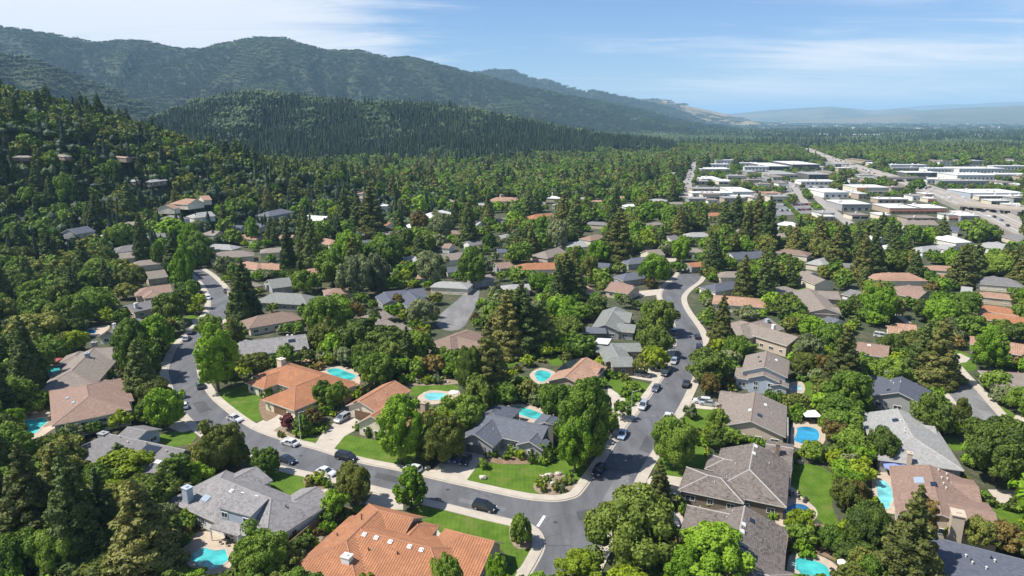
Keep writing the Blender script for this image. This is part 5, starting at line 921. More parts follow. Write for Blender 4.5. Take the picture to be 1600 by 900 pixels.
# ------------------------------------------------------------------ garden things
def umbrella(px, py, r, cloth, label, sq=False):
    p = P(px, py, 2.5); t = tag(empty('garden_umbrella', (p.x, p.y, 0)), label, 'umbrella'); b = MB(); n = 4 if sq else 8; ph = math.pi / 4 if sq else 0
    R_ = [(r * math.cos(ph + 2 * math.pi * i / n), r * math.sin(ph + 2 * math.pi * i / n), 2.2) for i in range(n)]
    for i in range(n): j = (i + 1) % n; b.face([R_[i], R_[j], (0, 0, 2.8)]); b.face([R_[j], R_[i], (R_[i][0], R_[i][1], 2.0), (R_[j][0], R_[j][1], 2.0)])
    b.obj('canopy', M[cloth], t); q = MB(); q.tube((0, 0, 0), (0, 0, 2.75), .04, .04, 6); q.obj('pole', M['trim'], t); q = MB(); q.tube((0, 0, 0), (0, 0, .12), .32, .3, 10); q.obj('base', M['dark'], t)
umbrella(480,560,1.9,'tancloth','tan umbrella behind the teal pool of the orange house'); umbrella(1267,644,2.9,'whitecloth','large white square umbrella above the vivid blue pool', True); umbrella(1399,727,2.4,'bluecloth','blue umbrella left of the broad rose-brown house')
umbrella(1413,728,1.5,'bluecloth','smaller blue umbrella touching the broad rose-brown house'); umbrella(867,636,1.3,'whitecloth','small pale umbrella at the right end of the kidney pool'); umbrella(83,561,2.6,'redcloth','red square canopy behind the L-shaped pool',True); umbrella(709,611,1.4,'whitecloth','white umbrella at the end of the crescent lawn'); umbrella(1317,876,.9,'whitecloth','folded white umbrella right of the bottom pool')
def lounger(px, py, rz, label):
    p = P(px, py, .06); t = tag(empty('sun_lounger', p, rz), label, 'sun lounger', 'dark sun loungers round the pools'); b = MB(); b.box((-.3, 0, .34), (1.3, .65, .09)); b.box((.62, 0, .52), (.7, .65, .08)); b.obj('seat', M['dark'], t)
    for sx in (-.8, .3):
        for sy in (-.28, .28): l = MB(); l.box((sx, sy, .15), (.06, .06, .3)); l.obj('leg', M['dark'], t)
for i, (x, y, w) in enumerate([(1221,766,'topmost'), (1222,772,'second from the top'), (1222,777,'third from the top'), (1217,784,'lowest')]): lounger(x, y, .1, f'dark sun lounger left of the deep blue pool, {w} of four')
lounger(1258,783,.9,'dark sun lounger on the lawn edge above the deep blue pool'); lounger(1305,896,2.2,'dark lounger right of the bottom right pool'); lounger(1368,742,.3,'dark lounger on the deck behind the aqua pool'); lounger(1262,657,.2,'dark lounger under the large white umbrella, left one'); lounger(1278,660,.5,'dark lounger under the large white umbrella, right one')
def table_set(px, py, label):
    p = P(px, py, .06); t = tag(empty('garden_table', p), label, 'table'); b = MB(); b.tube((0, 0, .7), (0, 0, .76), .6, .6, 10); b.obj('tabletop', M['dark'], t); b = MB(); b.tube((0, 0, 0), (0, 0, .7), .06, .05, 6); b.obj('pedestal', M['dark'], t)
    for k in range(4):
        a = k * math.pi / 2 + .4; c = tag(empty('garden_chair', (p.x + 1.05 * math.cos(a), p.y + 1.05 * math.sin(a), p.z), a), ['right', 'rear', 'left', 'front'][k] + ' chair at the ' + label, 'chair', 'garden chairs')
        s = MB(); s.box((0, 0, .44), (.48, .48, .06)); s.obj('seat', M['dark'], c); s = MB(); s.box((.24, 0, .7), (.05, .46, .5)); s.obj('backrest', M['dark'], c)
        for sx in (-.2, .2):
            for sy in (-.2, .2): s = MB(); s.box((sx, sy, .2), (.04, .04, .41)); s.obj('leg', M['dark'], c)
table_set(1241,776,'dark round table above the deep blue pool'); table_set(1394,739,'round table under the blue umbrella'); table_set(355,848,'round table below the porch of the grey house'); table_set(1270,648,'round table under the large white umbrella')
M['rock2'] = plain('pale_rock', (.45, .40, .33), .9, .3, 1)
def boulder(px, py, r, label):
    bm = bmesh.new(); bmesh.ops.create_icosphere(bm, subdivisions=2, radius=1)
    s = random.random() * 9
    for v in bm.verts: k = 1 + .25 * math.sin(v.co.x * 3 + s) * math.cos(v.co.y * 4 + s) + random.uniform(-.08, .08); v.co = Vector((v.co.x * r * k, v.co.y * r * .8 * k, v.co.z * r * .6 * k))
    me = bpy.data.meshes.new('boulder'); bm.to_mesh(me); bm.free(); me.materials.append(M['rock2']); p = P(px, py); tag(link('boulder', me, None, (p.x, p.y, r * .3)), label, 'rock', 'garden boulders')
for x, y, r, l in [(846,748,.9,'rock at the left of the corner bed'), (858,745,1.0,'rock behind the corner bed'), (872,742,.8,'pale rock beside the orange ball in the corner bed'), (885,750,.7,'low rock at the right of the corner bed'), (863,756,.6,'small rock in front of the corner bed'), (1250,723,.8,'rock at the top of the rectangular lawn'), (668,732,.7,'rock at the left of the corner drive'), (683,733,.6,'second rock at the corner drive'), (755,748,.9,'tan rock at the left tip of the corner lawn'),
    (788,612,.8,'boulder in the wall behind the slate-roofed house'), (800,615,.7,'boulder above the kidney pool'), (737,683,.8,'boulder left of the slate roof'), (734,672,.7,'upper boulder left of the slate roof'), (657,599,.6,'boulder on the crescent lawn bank'), (700,598,.6,'right boulder on the crescent lawn bank'), (846,640,.6,'boulder above the right end of the kidney pool'), (52,646,.9,'boulder above the left pool'), (76,648,.8,'boulder right above the left pool')]: boulder(x, y, r, l)
def fence(p1, p2, label, h=1.8):
    a, b_ = P(*p1), P(*p2); d = b_ - a; L = d.length; rz = math.atan2(d.y, d.x); t = tag(empty('board_fence', a, rz), label, 'fence'); n = max(1, round(L / 2.4)); s = L / n; pm = MB(); pm.box((0, 0, 0), (s - .14, .05, h - .1)); pm.box((0, -.05, h * .3), (s - .14, .05, .09)); pm.box((0, -.05, -h * .3), (s - .14, .05, .09)); pm.box((0, 0, h / 2), (s - .14, .12, .05)); me = pm.mesh('panel', [M['wood']]); qm = MB(); qm.box((0, 0, 0), (.12, .12, h + .1)); me2 = qm.mesh('post', [M['wood']])
    for i in range(n): link('panel', me, t, ((i + .5) * s, 0, h / 2 + .02))
    for i in range(n + 1): link('post', me2, t, (i * s, 0, h / 2))
fence((511,811), (452,862), 'brown board fence between the grey shake house and the orange house'); fence((583,604), (538,632), 'dark board fence between the two orange tiled houses'); fence((1240,836), (1282,846), 'board fence below the deep blue pool'); fence((1318,740), (1318,724), 'short red-brown fence beside the yellow-green trees')
def lamp(px, py, label):
    p = P(px, py); t = tag(empty('street_lamp', p), label, 'street lamp', 'street lamps'); b = MB(); b.tube((0, 0, 0), (0, 0, 7.5), .09, .06, 6); b.tube((0, 0, 7.5), (1.6, 0, 7.9), .05, .04, 5); b.obj('post', M['trim'], t); b = MB(); b.box((1.8, 0, 7.88), (.6, .22, .12)); b.obj('lamp_head', M['dark'], t)
lamp(986,655,'thin street lamp at the left kerb above the light blue sedan'); lamp(470,690,'thin street lamp by the white sedan')
# ------------------------------------------------------------------ trees
ICO = None
def ico():
    global ICO
    if ICO is None:
        bm = bmesh.new(); bmesh.ops.create_icosphere(bm, subdivisions=1, radius=1); ICO = (np.array([v.co[:] for v in bm.verts]), np.array([[v.index for v in f.verts] for f in bm.faces])); bm.free()
    return ICO
def lobes_for(kind, h, r, R):
    """list of (centre, radii, tint) of foliage clumps"""
    out = []
    def rd(a, b): return R.uniform(a, b)
    if kind in ('oak', 'round', 'shrub'):
        n = {'oak': 70, 'round': 30, 'shrub': 12}[kind]; cz = {'oak': .53, 'round': .56, 'shrub': .42}[kind] * h; rz = {'oak': .44, 'round': .42, 'shrub': .50}[kind] * h
        for i in range(n):
            t = (i + .5) / n; ph = i * 2.399963 + rd(-.3, .3); zz = 1 - 1.7 * t; s = math.sqrt(max(0, 1 - zz * zz)); k = rd(.60, .90)
            if R.random() < .12: continue
            if R.random() < .18: k *= rd(1.05, 1.18)
            lr = r * rd(.11, .34) * (1.15 if kind != 'oak' else 1); out.append(((s * math.cos(ph) * r * k, s * math.sin(ph) * r * k, cz + zz * rz * k), (lr, lr, lr * rd(.65, .9)), rd(0, 1)))
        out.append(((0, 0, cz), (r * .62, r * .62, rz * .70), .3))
    elif kind == 'maple':
        n = 84; cz = .54 * h; rz = .44 * h
        for i in range(n):
            t = (i + .5) / n; ph = i * 2.399963 + rd(-.4, .4); zz = 1 - 1.85 * t; prof = math.sqrt(max(0, 1 - abs(zz) ** 2.2)) * (1 if zz < 0 else 1 - .25 * zz); k = rd(.55, .92)
            lr = r * rd(.10, .30); out.append(((prof * math.cos(ph) * r * k, prof * math.sin(ph) * r * k, cz + zz * rz * .86), (lr, lr, lr * rd(.9, 1.4)), rd(0, 1)))
        out.append(((0, 0, cz), (r * .5, r * .5, rz * .75), .3))
    elif kind == 'redwood':
        lv = 17
        for j in range(lv):
            t = j / (lv - 1); z = h * (.06 + .90 * t); rr = r * (1 - t) ** .72 * rd(.86, 1.1) + .25; m = max(3, int(9 - 6 * t)); o = rd(0, 6)
            for i in range(m):
                ph = o + 2 * math.pi * (i + rd(-.25, .25)) / m; k = rr * rd(.50, .88); w = rr * rd(.24, .42) + .25; out.append(((k * math.cos(ph), k * math.sin(ph), z - k * .12), (w, w, w * .62 + .2), rd(0, 1) * .8 + .2 * t))
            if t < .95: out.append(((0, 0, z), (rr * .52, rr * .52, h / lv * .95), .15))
        out.append(((0, 0, h * .97), (.35, .35, h * .035), .7))
    elif kind == 'pine':
        n = 44
        for i in range(n):
            t = (i + .5) / n; z = h * (.22 + .74 * t); rr = r * (math.sin(math.pi * min(1, (.22 + .78 * (1 - t)) * .9)) ** .8) * rd(.6, 1.05); ph = i * 2.399963 + rd(-.4, .4); w = r * rd(.20, .34); out.append(((rr * .72 * math.cos(ph), rr * .72 * math.sin(ph), z), (w, w, w * .55), rd(0, 1)))
        for t in (.35, .55, .75): out.append(((0, 0, h * t), (r * .42, r * .42, h * .14), .2))
    elif kind == 'cypress':
        for j in range(9):
            t = j / 8; w = r * (.95 - .75 * t * t) if t > .1 else r * .7
            for i in range(3): ph = i * 2.1 + j; out.append(((w * .35 * math.cos(ph), w * .35 * math.sin(ph), h * (.08 + .86 * t)), (w * .68, w * .68, h * .09), rd(0, 1)))
    elif kind == 'hedge':
        n = 9
        for i in range(n): x = -r + (i + .5) * 2 * r / n; out.append(((x, rd(-.15, .15), h * .5), (r / n * 1.5, .8, h * .52), rd(0, 1)))
    return out
def crownmesh(kind, h, r, seed, ncards, cs, core=True, mats=('mid',)):
    R = random.Random(seed); G = np.random.default_rng(seed + 100); lb = lobes_for(kind, h, r, R); V = []; Fq = []; Ft = []; tint = []
    C = np.array([l[0] for l in lb]); Rr = np.array([l[1] for l in lb]); TT = np.array([l[2] for l in lb]); ctr = np.array([0, 0, h * .5])
    area_ = (Rr[:, 0] * Rr[:, 2]); pr = area_ / area_.sum(); n = ncards; li = G.choice(len(lb), n, p=pr)
    d = G.normal(size=(n, 3)); outw = C[li] - ctr * (np.array([0, 0, 1]) if kind not in ('redwood', 'cypress', 'pine') else 1); outw[:, 2] *= (1 if kind not in ('redwood', 'cypress', 'pine') else .0); ol = np.linalg.norm(outw, axis=1, keepdims=True) + 1e-6
    d += outw / ol * 1.25 + np.array([0, 0, .45]); d /= np.linalg.norm(d, axis=1, keepdims=True)
    p = C[li] + d * Rr[li] * G.uniform(.86, 1.12, (n, 1)); nr = d / Rr[li]; nr /= np.linalg.norm(nr, axis=1, keepdims=True); nr = nr + G.normal(size=(n, 3)) * .45; nr /= np.linalg.norm(nr, axis=1, keepdims=True)
    u = np.cross(nr, G.normal(size=(n, 3))); u /= np.linalg.norm(u, axis=1, keepdims=True); v = np.cross(nr, u); s = (cs * G.uniform(.6, 1.35, (n, 1)))
    el = 1.5 if kind in ('redwood', 'pine') else 1.15
    q = np.stack([p - u * s * el * .6, p - v * s * .5 + u * s * .1, p + u * s * el * .6, p + v * s * .5 - u * s * .1 + nr * s * .25], 1)
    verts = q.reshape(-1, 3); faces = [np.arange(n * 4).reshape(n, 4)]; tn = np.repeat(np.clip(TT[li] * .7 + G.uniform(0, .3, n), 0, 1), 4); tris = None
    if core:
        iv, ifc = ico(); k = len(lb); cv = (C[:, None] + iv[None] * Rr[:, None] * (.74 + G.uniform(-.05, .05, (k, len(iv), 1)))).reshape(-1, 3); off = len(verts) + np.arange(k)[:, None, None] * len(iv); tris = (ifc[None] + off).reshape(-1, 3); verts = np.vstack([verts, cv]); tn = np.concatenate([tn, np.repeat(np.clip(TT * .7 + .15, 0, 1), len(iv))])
    me = bpy.data.meshes.new(kind + '_crown'); nq = n; nt_ = 0 if tris is None else len(tris); me.vertices.add(len(verts)); me.vertices.foreach_set('co', verts.ravel().astype(np.float32))
    lp = np.concatenate([faces[0].ravel(), tris.ravel() if tris is not None else np.zeros(0, int)]).astype(np.int32); me.loops.add(len(lp)); me.loops.foreach_set('vertex_index', lp)
    me.polygons.add(nq + nt_); st = np.concatenate([np.arange(nq) * 4, nq * 4 + np.arange(nt_) * 3]).astype(np.int32); me.polygons.foreach_set('loop_start', st); me.polygons.foreach_set('loop_total', np.concatenate([np.full(nq, 4), np.full(nt_, 3)]).astype(np.int32))
    me.update(); a = me.attributes.new('tint', 'FLOAT', 'POINT'); a.data.foreach_set('value', tn.astype(np.float32))
    for m in mats: me.materials.append(LEAF[m])
    return me
NOM = {'oak': (10, 6), 'round': (6, 3.2), 'shrub': (1.8, 1.4), 'maple': (15, 5), 'redwood': (24, 4.2), 'pine': (18, 5.2), 'cypress': (9, 1.5), 'hedge': (2, 4)}
SOLID = {'oak': 1.0, 'round': .5, 'shrub': .18, 'maple': 1.1, 'redwood': 1.35, 'pine': 1.0, 'cypress': .4, 'hedge': .3}
LOD = {0: (10000, .34), 1: (4000, .52), 2: (1400, .85), 3: (420, 1.5)}
CM = {}
def crown(kind, lod, var):
    k = (kind, lod, var)
    if k not in CM:
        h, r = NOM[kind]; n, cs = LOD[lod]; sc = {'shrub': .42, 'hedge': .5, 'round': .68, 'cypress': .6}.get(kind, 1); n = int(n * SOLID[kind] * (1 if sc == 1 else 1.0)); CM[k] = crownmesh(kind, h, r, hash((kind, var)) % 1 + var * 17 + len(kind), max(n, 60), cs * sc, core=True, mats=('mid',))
    return CM[k]
def trunkmesh(kind):
    k = ('trunk', kind)
    if k not in CM:
        h, r = NOM[kind]; b = MB(); R = random.Random(5); top = h * (.9 if kind in ('redwood', 'pine', 'cypress') else .5); w = {'redwood': .55, 'oak': .38, 'maple': .32, 'round': .15, 'pine': .4, 'shrub': .06, 'cypress': .14, 'hedge': .05}[kind]; pts = [Vector((R.uniform(-.15, .15) * i * .5, R.uniform(-.15, .15) * i * .5, top * i / 4 - (.3 if i == 0 else 0))) for i in range(5)]
        for i in range(4): b.tube(pts[i], pts[i + 1], w * (1.25 - .24 * i), w * (1.01 - .24 * i), 6)
        if kind in ('oak', 'maple', 'round'):
            for i in range(7): a = i * 2.4; s = pts[2 + i % 3]; b.tube(s, s + Vector((math.cos(a) * r * .6, math.sin(a) * r * .6, h * R.uniform(.12, .32))), w * .4, w * .12, 5)
        CM[k] = b.mesh(kind + '_trunk', [M['bark']], True)
    return CM[k]
TREES = []     # dict(kind, col, p, h, r, rz, src)
def add_manual(cx, yt, yb, w, kind, col):
    p0 = P(cx, yb); 
    if p0.y < 70: p0 = P(cx, 899)
    f = proj(p0)[2]; r = w * f / F / 2 * (.86 if kind in ('oak', 'maple', 'round') else .9)
    # the base stands a little behind the lowest visible leaves of a wide crown
    k = {'oak': .62, 'maple': .45, 'round': .6, 'redwood': .55, 'pine': .4, 'shrub': .7, 'cypress': .6, 'hedge': .5}[kind]; d = Vector((p0.x, p0.y, 0)); L = d.length; d2 = d / L; p = Vector((p0.x, p0.y, 0)) + d2 * r * k * .8; z = float(terrain(np.array([p.x]), np.array([p.y]))[0])
    rx, ry, rz = ray(cx, yt); hh = math.hypot(rx, ry); zt = H + rz / hh * (math.hypot(p.x, p.y) - r * (.25 if kind in ('oak', 'round', 'shrub') else 0)); h = max(zt - z, .6)
    TREES.append(dict(kind=kind, col=col, p=Vector((p.x, p.y, z)), h=h, r=r, rz=random.uniform(0, 6.28), man=True))
MAN = """232 742 925 116 redwood conifer_olive;60 682 880 104 redwood conifer_olive;128 690 900 96 redwood conifer;4 640 860 60 redwood conifer;168 726 870 70 redwood conifer;98 688 800 60 redwood conifer_olive;30 830 925 96 oak mid;95 822 915 76 oak mid;205 708 756 94 oak yellow;190 690 742 50 redwood conifer
285 708 768 48 pine mid;312 726 764 44 round bright;350 664 742 76 oak olive;322 690 744 50 oak olive;294 798 824 26 round yellow;414 832 915 96 oak mid;418 702 748 48 oak mid;372 690 738 46 oak olive;556 724 796 62 oak olive;522 770 814 48 round bright;590 900 920 30 round bright
643 731 800 60 maple bright;700 872 965 60 oak mid;776 872 950 38 round bright;814 806 856 40 oak mid;628 614 730 74 maple bright;694 652 732 78 oak olive;722 622 686 76 oak mid;702 640 690 44 oak yellow;507 596 640 40 oak mid;528 600 644 38 round mid;452 648 674 28 round red;490 638 672 32 round brown;474 650 682 34 round mid
512 464 532 66 oak mid;566 498 562 86 oak dark;606 512 566 76 oak dark;637 510 578 34 redwood conifer;592 552 608 54 oak mid;578 570 606 32 round yellow;561 560 579 15 round red;653 574 590 16 round orange;632 581 593 20 shrub red;644 583 599 18 shrub bright;672 586 600 24 shrub yellow;661 468 513 50 oak grey;559 472 504 24 round brown
612 476 503 30 round bright;622 460 484 22 round brown;815 440 556 74 redwood conifer;792 452 560 60 redwood conifer_olive;846 462 552 46 redwood conifer;762 506 622 74 redwood conifer_olive;735 540 625 50 oak dark;776 610 650 19 round mid;748 590 660 56 oak dark;912 590 738 92 maple mid;898 640 744 70 maple bright;868 604 664 60 oak mid;948 640 684 40 round mid;972 628 658 30 round mid
1030 468 527 68 oak dark;1125 456 552 42 redwood conifer_olive;1146 526 574 42 oak mid;1106 546 606 74 oak dark;1107 584 622 34 round brown;1053 652 736 76 oak mid;1118 638 684 40 oak mid;1028 718 798 46 redwood conifer_olive;980 780 915 152 oak dark;1030 815 880 50 oak dark;905 862 940 80 maple yellow;1108 820 935 128 maple bright;1066 852 940 80 maple bright
905 538 560 30 round red;885 552 572 24 round olive;938 558 575 20 round yellow;1024 514 546 34 round bright;1022 543 580 46 oak yellow;1000 556 590 24 round olive;1313 508 620 66 redwood conifer_olive;1278 554 592 30 round brown;1268 494 536 52 maple bright;1250 492 520 40 oak mid;1262 522 578 56 oak grey;1438 500 596 50 redwood conifer;1462 494 606 66 redwood conifer_olive
1541 508 584 64 maple bright;1552 580 614 50 oak mid;1592 604 650 50 oak mid;1450 617 686 70 oak dark;1500 622 668 30 oak olive;1550 652 762 118 oak dark;1580 690 765 80 oak dark;1412 752 940 100 redwood conifer_olive;1440 775 860 44 pine brown;1343 718 758 46 round yellow;1318 748 802 50 oak olive;1336 752 800 40 oak brown;1306 704 736 32 round yellow;1268 690 724 40 oak mid;1330 672 722 58 oak mid;1376 668 730 58 oak dark
1362 778 808 30 round yellow;1352 792 870 88 oak dark;1247 798 842 50 round yellow;1297 822 868 46 oak mid;1258 848 872 32 shrub bright;1338 856 915 46 round olive;1356 870 930 50 oak mid;1484 820 846 36 round yellow;1526 812 862 60 oak olive;1572 816 868 66 oak brown;1594 820 872 40 oak mid;1408 750 772 20 round mid
60 488 548 92 oak olive;112 462 514 58 oak mid;125 516 552 36 round yellow;100 520 552 34 oak olive;248 490 556 58 maple bright;214 494 592 60 maple mid;232 530 600 50 oak mid;265 459 508 56 oak dark;342 506 616 68 maple bright;330 492 536 40 oak mid;368 500 545 30 oak olive;245 596 642 56 oak olive;262 608 676 62 oak bright;222 574 612 56 oak grey;300 440 470 24 oak mid;404 552 590 40 round olive;450 540 572 34 round mid
385 405 500 52 redwood conifer;375 425 510 40 redwood conifer;452 340 430 30 redwood conifer;478 318 420 36 redwood conifer;490 335 430 34 redwood conifer;582 285 372 48 redwood conifer_olive;560 300 370 34 redwood conifer;540 290 365 30 redwood conifer;732 318 388 32 redwood conifer;880 300 372 36 redwood conifer_olive;896 310 375 32 redwood conifer;884 395 470 42 redwood conifer_olive;900 405 470 34 redwood conifer;872 402 475 30 redwood conifer;966 325 415 52 redwood conifer_olive;950 345 410 30 redwood conifer_olive
1160 396 470 34 redwood conifer_olive;1190 398 470 36 redwood conifer;1130 310 360 24 redwood conifer;1150 302 360 28 redwood conifer;1180 300 385 36 redwood conifer_olive;1198 306 390 34 redwood conifer;1164 318 385 26 redwood conifer_olive;1305 350 420 40 redwood conifer_olive;1345 360 440 34 redwood conifer_olive;1362 352 430 34 redwood conifer;1278 336 400 40 redwood conifer_olive;1316 346 405 34 redwood conifer;1376 332 372 30 redwood conifer;1500 380 450 48 redwood conifer_olive;1520 375 440 36 redwood conifer;1590 400 450 40 redwood conifer_olive;1396 360 412 36 redwood conifer;1470 335 380 26 redwood conifer;1240 350 400 30 redwood conifer_olive
1062 370 412 34 maple bright;1022 396 450 56 oak bright;1010 316 352 34 maple bright;1115 388 416 40 oak bright;1006 362 392 40 oak yellow;935 376 416 42 oak bright;920 400 440 36 oak olive;870 342 392 42 oak grey;848 336 376 30 oak bright;656 305 342 34 maple bright;640 320 345 26 oak mid;530 320 352 36 oak yellow;510 310 345 34 oak mid;655 330 365 34 oak brown;690 332 378 40 oak grey;675 394 450 56 oak grey;738 392 452 44 oak mid;545 360 420 54 oak bright;500 345 380 44 oak mid;610 370 420 50 oak mid;520 390 450 60 oak mid;555 400 470 60 oak grey;590 395 460 52 oak grey
270 340 385 54 maple bright;300 350 400 38 oak bright;255 372 418 30 maple bright;292 378 450 32 maple bright;312 360 402 40 oak mid;190 348 396 44 oak mid;395 340 382 26 maple bright;352 342 372 30 oak yellow;258 260 290 20 round bright;180 248 290 26 oak mid;110 270 330 36 oak mid;250 375 420 26 oak mid;225 330 410 30 redwood conifer;150 318 370 30 redwood conifer;60 258 310 26 redwood conifer;175 310 350 24 redwood conifer;205 282 350 40 redwood conifer;125 265 330 34 redwood conifer
1430 280 300 26 oak mid;1375 276 292 22 oak dark;1355 278 294 20 oak dark;1505 246 262 20 oak mid;860 470 512 36 oak bright;840 470 500 30 round grey;890 462 500 30 oak bright;780 480 520 40 oak olive;1245 470 500 30 oak mid;1370 448 505 54 oak bright;1395 462 500 40 oak olive;1340 462 490 32 round dark;1345 470 500 30 redwood conifer;1480 470 505 60 oak mid;1505 455 500 50 oak mid;1555 395 436 50 oak mid;1560 500 530 50 oak dark;1390 520 560 44 oak dark;1385 560 612 60 oak mid;1440 620 640 30 round yellow;1462 606 628 28 round bright;1500 590 600 26 round mid"""
for row in MAN.replace('\n', ';').split(';'):
    a = row.split()
    if len(a) == 6: add_manual(*[float(x) for x in a[:4]], a[4], a[5])
# small named bushes near the corner houses
for x, yt, yb, w, c in [(800,697,712,18,'mid'),(812,702,718,18,'yellow'),(832,706,726,22,'mid'),(848,714,728,16,'mid'),(856,692,722,28,'mid'),(792,706,720,16,'mid'),(755,716,734,20,'mid'),(774,704,716,12,'mid'),(763,706,717,12,'olive'),(890,742,757,22,'mid'),(843,745,762,18,'yellow'),(880,748,760,18,'olive'),(855,744,755,14,'mid'),(850,756,770,14,'olive'),(878,756,770,14,'grey'),(812,826,838,16,'mid'),(826,834,846,14,'yellow'),(806,836,848,16,'olive'),(868,752,768,16,'olive'),(500,738,758,26,'yellow'),(486,744,760,20,'olive'),(512,748,763,16,'mid'),(506,815,833,18,'bright'),(518,816,832,18,'bright'),(482,838,856,16,'bright'),(494,842,860,18,'bright'),(458,856,872,14,'mid'),(480,888,905,20,'mid'),
    (428,628,642,18,'mid'),(418,606,622,22,'mid'),(440,612,628,22,'mid'),(408,606,616,14,'mid'),(462,636,652,12,'dark'),(487,628,642,22,'yellow'),(510,634,650,22,'bright'),(534,600,612,22,'yellow'),(556,604,618,26,'yellow'),(470,668,684,28,'bright'),(486,664,680,22,'bright'),(440,674,684,14,'olive'),(560,660,674,16,'mid'),(580,668,684,22,'dark'),(596,670,686,22,'dark'),(1105,702,718,18,'yellow'),(1112,706,724,20,'mid'),(1116,726,738,12,'yellow'),(1128,774,792,26,'bright'),(1105,782,792,18,'yellow'),(1148,766,782,26,'bright'),(1165,776,792,30,'bright'),(1185,782,798,30,'bright'),(1200,784,800,24,'bright'),(1208,800,812,16,'bright'),
    (1066,772,784,20,'mid'),(1066,786,806,20,'mid'),(1070,812,836,18,'mid'),(1055,842,856,16,'brown'),(996,600,612,20,'mid'),(984,596,612,26,'mid'),(980,610,622,22,'mid'),(990,616,628,24,'bright'),(984,622,634,20,'bright'),(1080,632,656,30,'grey'),(945,574,590,24,'mid'),(960,580,592,26,'mid'),(975,584,596,22,'olive'),(1543,776,792,28,'dark'),(1588,776,796,30,'dark'),(1576,784,800,22,'dark'),(1245,646,662,14,'mid'),(1283,650,668,16,'mid'),(1234,648,658,22,'bright'),(1240,706,724,14,'mid'),(1305,735,752,18,'mid')]: add_manual(x, yt, yb, w, 'shrub', c)
def hedge(p1, p2, h, col, label):
    a, b_ = P(*p1), P(*p2); d = b_ - a; L = d.length; n = max(1, round(L / 7)); t = empty('hedge', a, math.atan2(d.y, d.x)); tag(t, label, 'hedge')
    for i in range(n):
        o = link('clipped_section', crown('hedge', 1, i % 2), t, ((i + .5) * L / n, 0, 0), LEAF[col]); o.scale = (L / n / 8 * 1.05, 1.3 * h / 2, h / 2)
hedge((1196,628),(1276,646),3.4,'mid','long clipped hedge between the blue-grey gabled house and the tan house'); hedge((1146,696-8),(1196,700),2.0,'bright','bright hedge between the tan house and the upper shake-roofed house'); hedge((118,590),(176,592),2.6,'mid','hedge between the two houses at the left'); hedge((945,524),(1010,530),2.6,'mid','hedge behind the rambling grey house')
hedge((1420,478),(1462,480),3.2,'dark','dark clipped hedge below the tan-pink gabled house'); hedge((404,432),(470,434),3.4,'mid','tall clipped hedge above the grey hip roof'); hedge((150,722-8),(250,735),1.8,'yellow','hedge in front of the long grey house'); hedge((496,650),(538,628),1.6,'bright','sloping hedge beside the board fence'); hedge((1208,300),(1250,342),3,'mid','hedge row along the lane by the car park')
# ------------------------------------------------------------------ filler trees: thrown at the ground wherever the photograph shows woods and gardens
NM = len(TREES)
cell = {}
def ckey(p): return (int(p[0] // 12), int(p[1] // 12))
def reg(t): cell.setdefault(ckey(t['p']), []).append((t['p'][0], t['p'][1], t['r'], t['h']))
for t in TREES: reg(t)
def crowded(x, y, r, f=.62):
    i, j = ckey((x, y))
    for a in (-1, 0, 1):
        for b in (-1, 0, 1):
            for (X, Y, R_, h) in cell.get((i + a, j + b), ()):
                if (X - x) ** 2 + (Y - y) ** 2 < (f * (R_ + r)) ** 2: return True
    return False
def keepcost(px, ptop, pbot, hw):
    x0, x1 = int((px - hw * .8) / 2), int((px + hw * .8) / 2) + 1; y0, y1 = int(ptop / 2), int(pbot / 2) + 1
    x0, x1 = max(x0, 0), min(x1, MW); y0, y1 = max(y0, 0), min(y1, MH)
    if x1 <= x0 or y1 <= y0: return 0
    s = KEEP[y0:y1, x0:x1]; return float(s.mean())
def basefree(x, y):
    q = proj((x, y, 0)); i, j = int(q[1] / 2), int(q[0] / 2)
    return not (0 <= i < MH and 0 <= j < MW and KEEP[i, j] > .3)
# footprints of buildings: trunks never stand inside one
FOOT = []
for t, base, info in HOUSES:
    for f in info:
        c = Vector((base.x, base.y, 0)) + Vector(f['T'](0, 0, 0)); FOOT.append((c.x, c.y, f['ang'], f['a'] - .3, f['c'] + .3, f['hr'] + .3, f['hl'] + .3))
FA = np.array(FOOT)
def infoot(x, y, m=0.0):
    dx, dy = x - FA[:, 0], y - FA[:, 1]; c, s = np.cos(FA[:, 2]), np.sin(FA[:, 2]); u = dx * c + dy * s; v = -dx * s + dy * c
    return bool(np.any((u > FA[:, 3] - m) & (u < FA[:, 4] + m) & (v > -FA[:, 5] - m) & (v < FA[:, 6] + m)))
def pick(px, py):
    """species mix by part of the picture"""
    r = random.random()
    if py < 330 and px < 560: return ('redwood', 'conifer') if r < .15 else ('oak', random.choice(('dark', 'dark', 'mid', 'olive')))
    if px < 260: return ('redwood', 'conifer') if r < .08 else ('oak', random.choice(('dark', 'mid', 'mid', 'olive'))) if r < .9 else ('round', random.choice(('yellow', 'mid', 'grey')))
    if py < 450 and px > 1060: return ('redwood', random.choice(('conifer', 'conifer_olive'))) if r < .30 else ('oak', random.choice(('mid', 'dark', 'olive', 'mid', 'bright')))
    if py < 450: return ('redwood', random.choice(('conifer', 'conifer_olive'))) if r < .13 else ('maple', random.choice(('bright', 'mid'))) if r < .24 else ('round', random.choice(('yellow', 'bright', 'mid', 'grey'))) if r < .45 else ('oak', random.choice(('mid', 'mid', 'dark', 'olive', 'grey', 'bright', 'bright', 'yellow')))
    return ('round', random.choice(('mid', 'yellow', 'olive', 'grey', 'brown', 'mid', 'mid', 'bright'))) if r < .5 else ('oak', random.choice(('mid', 'dark', 'mid', 'olive', 'bright', 'bright')))
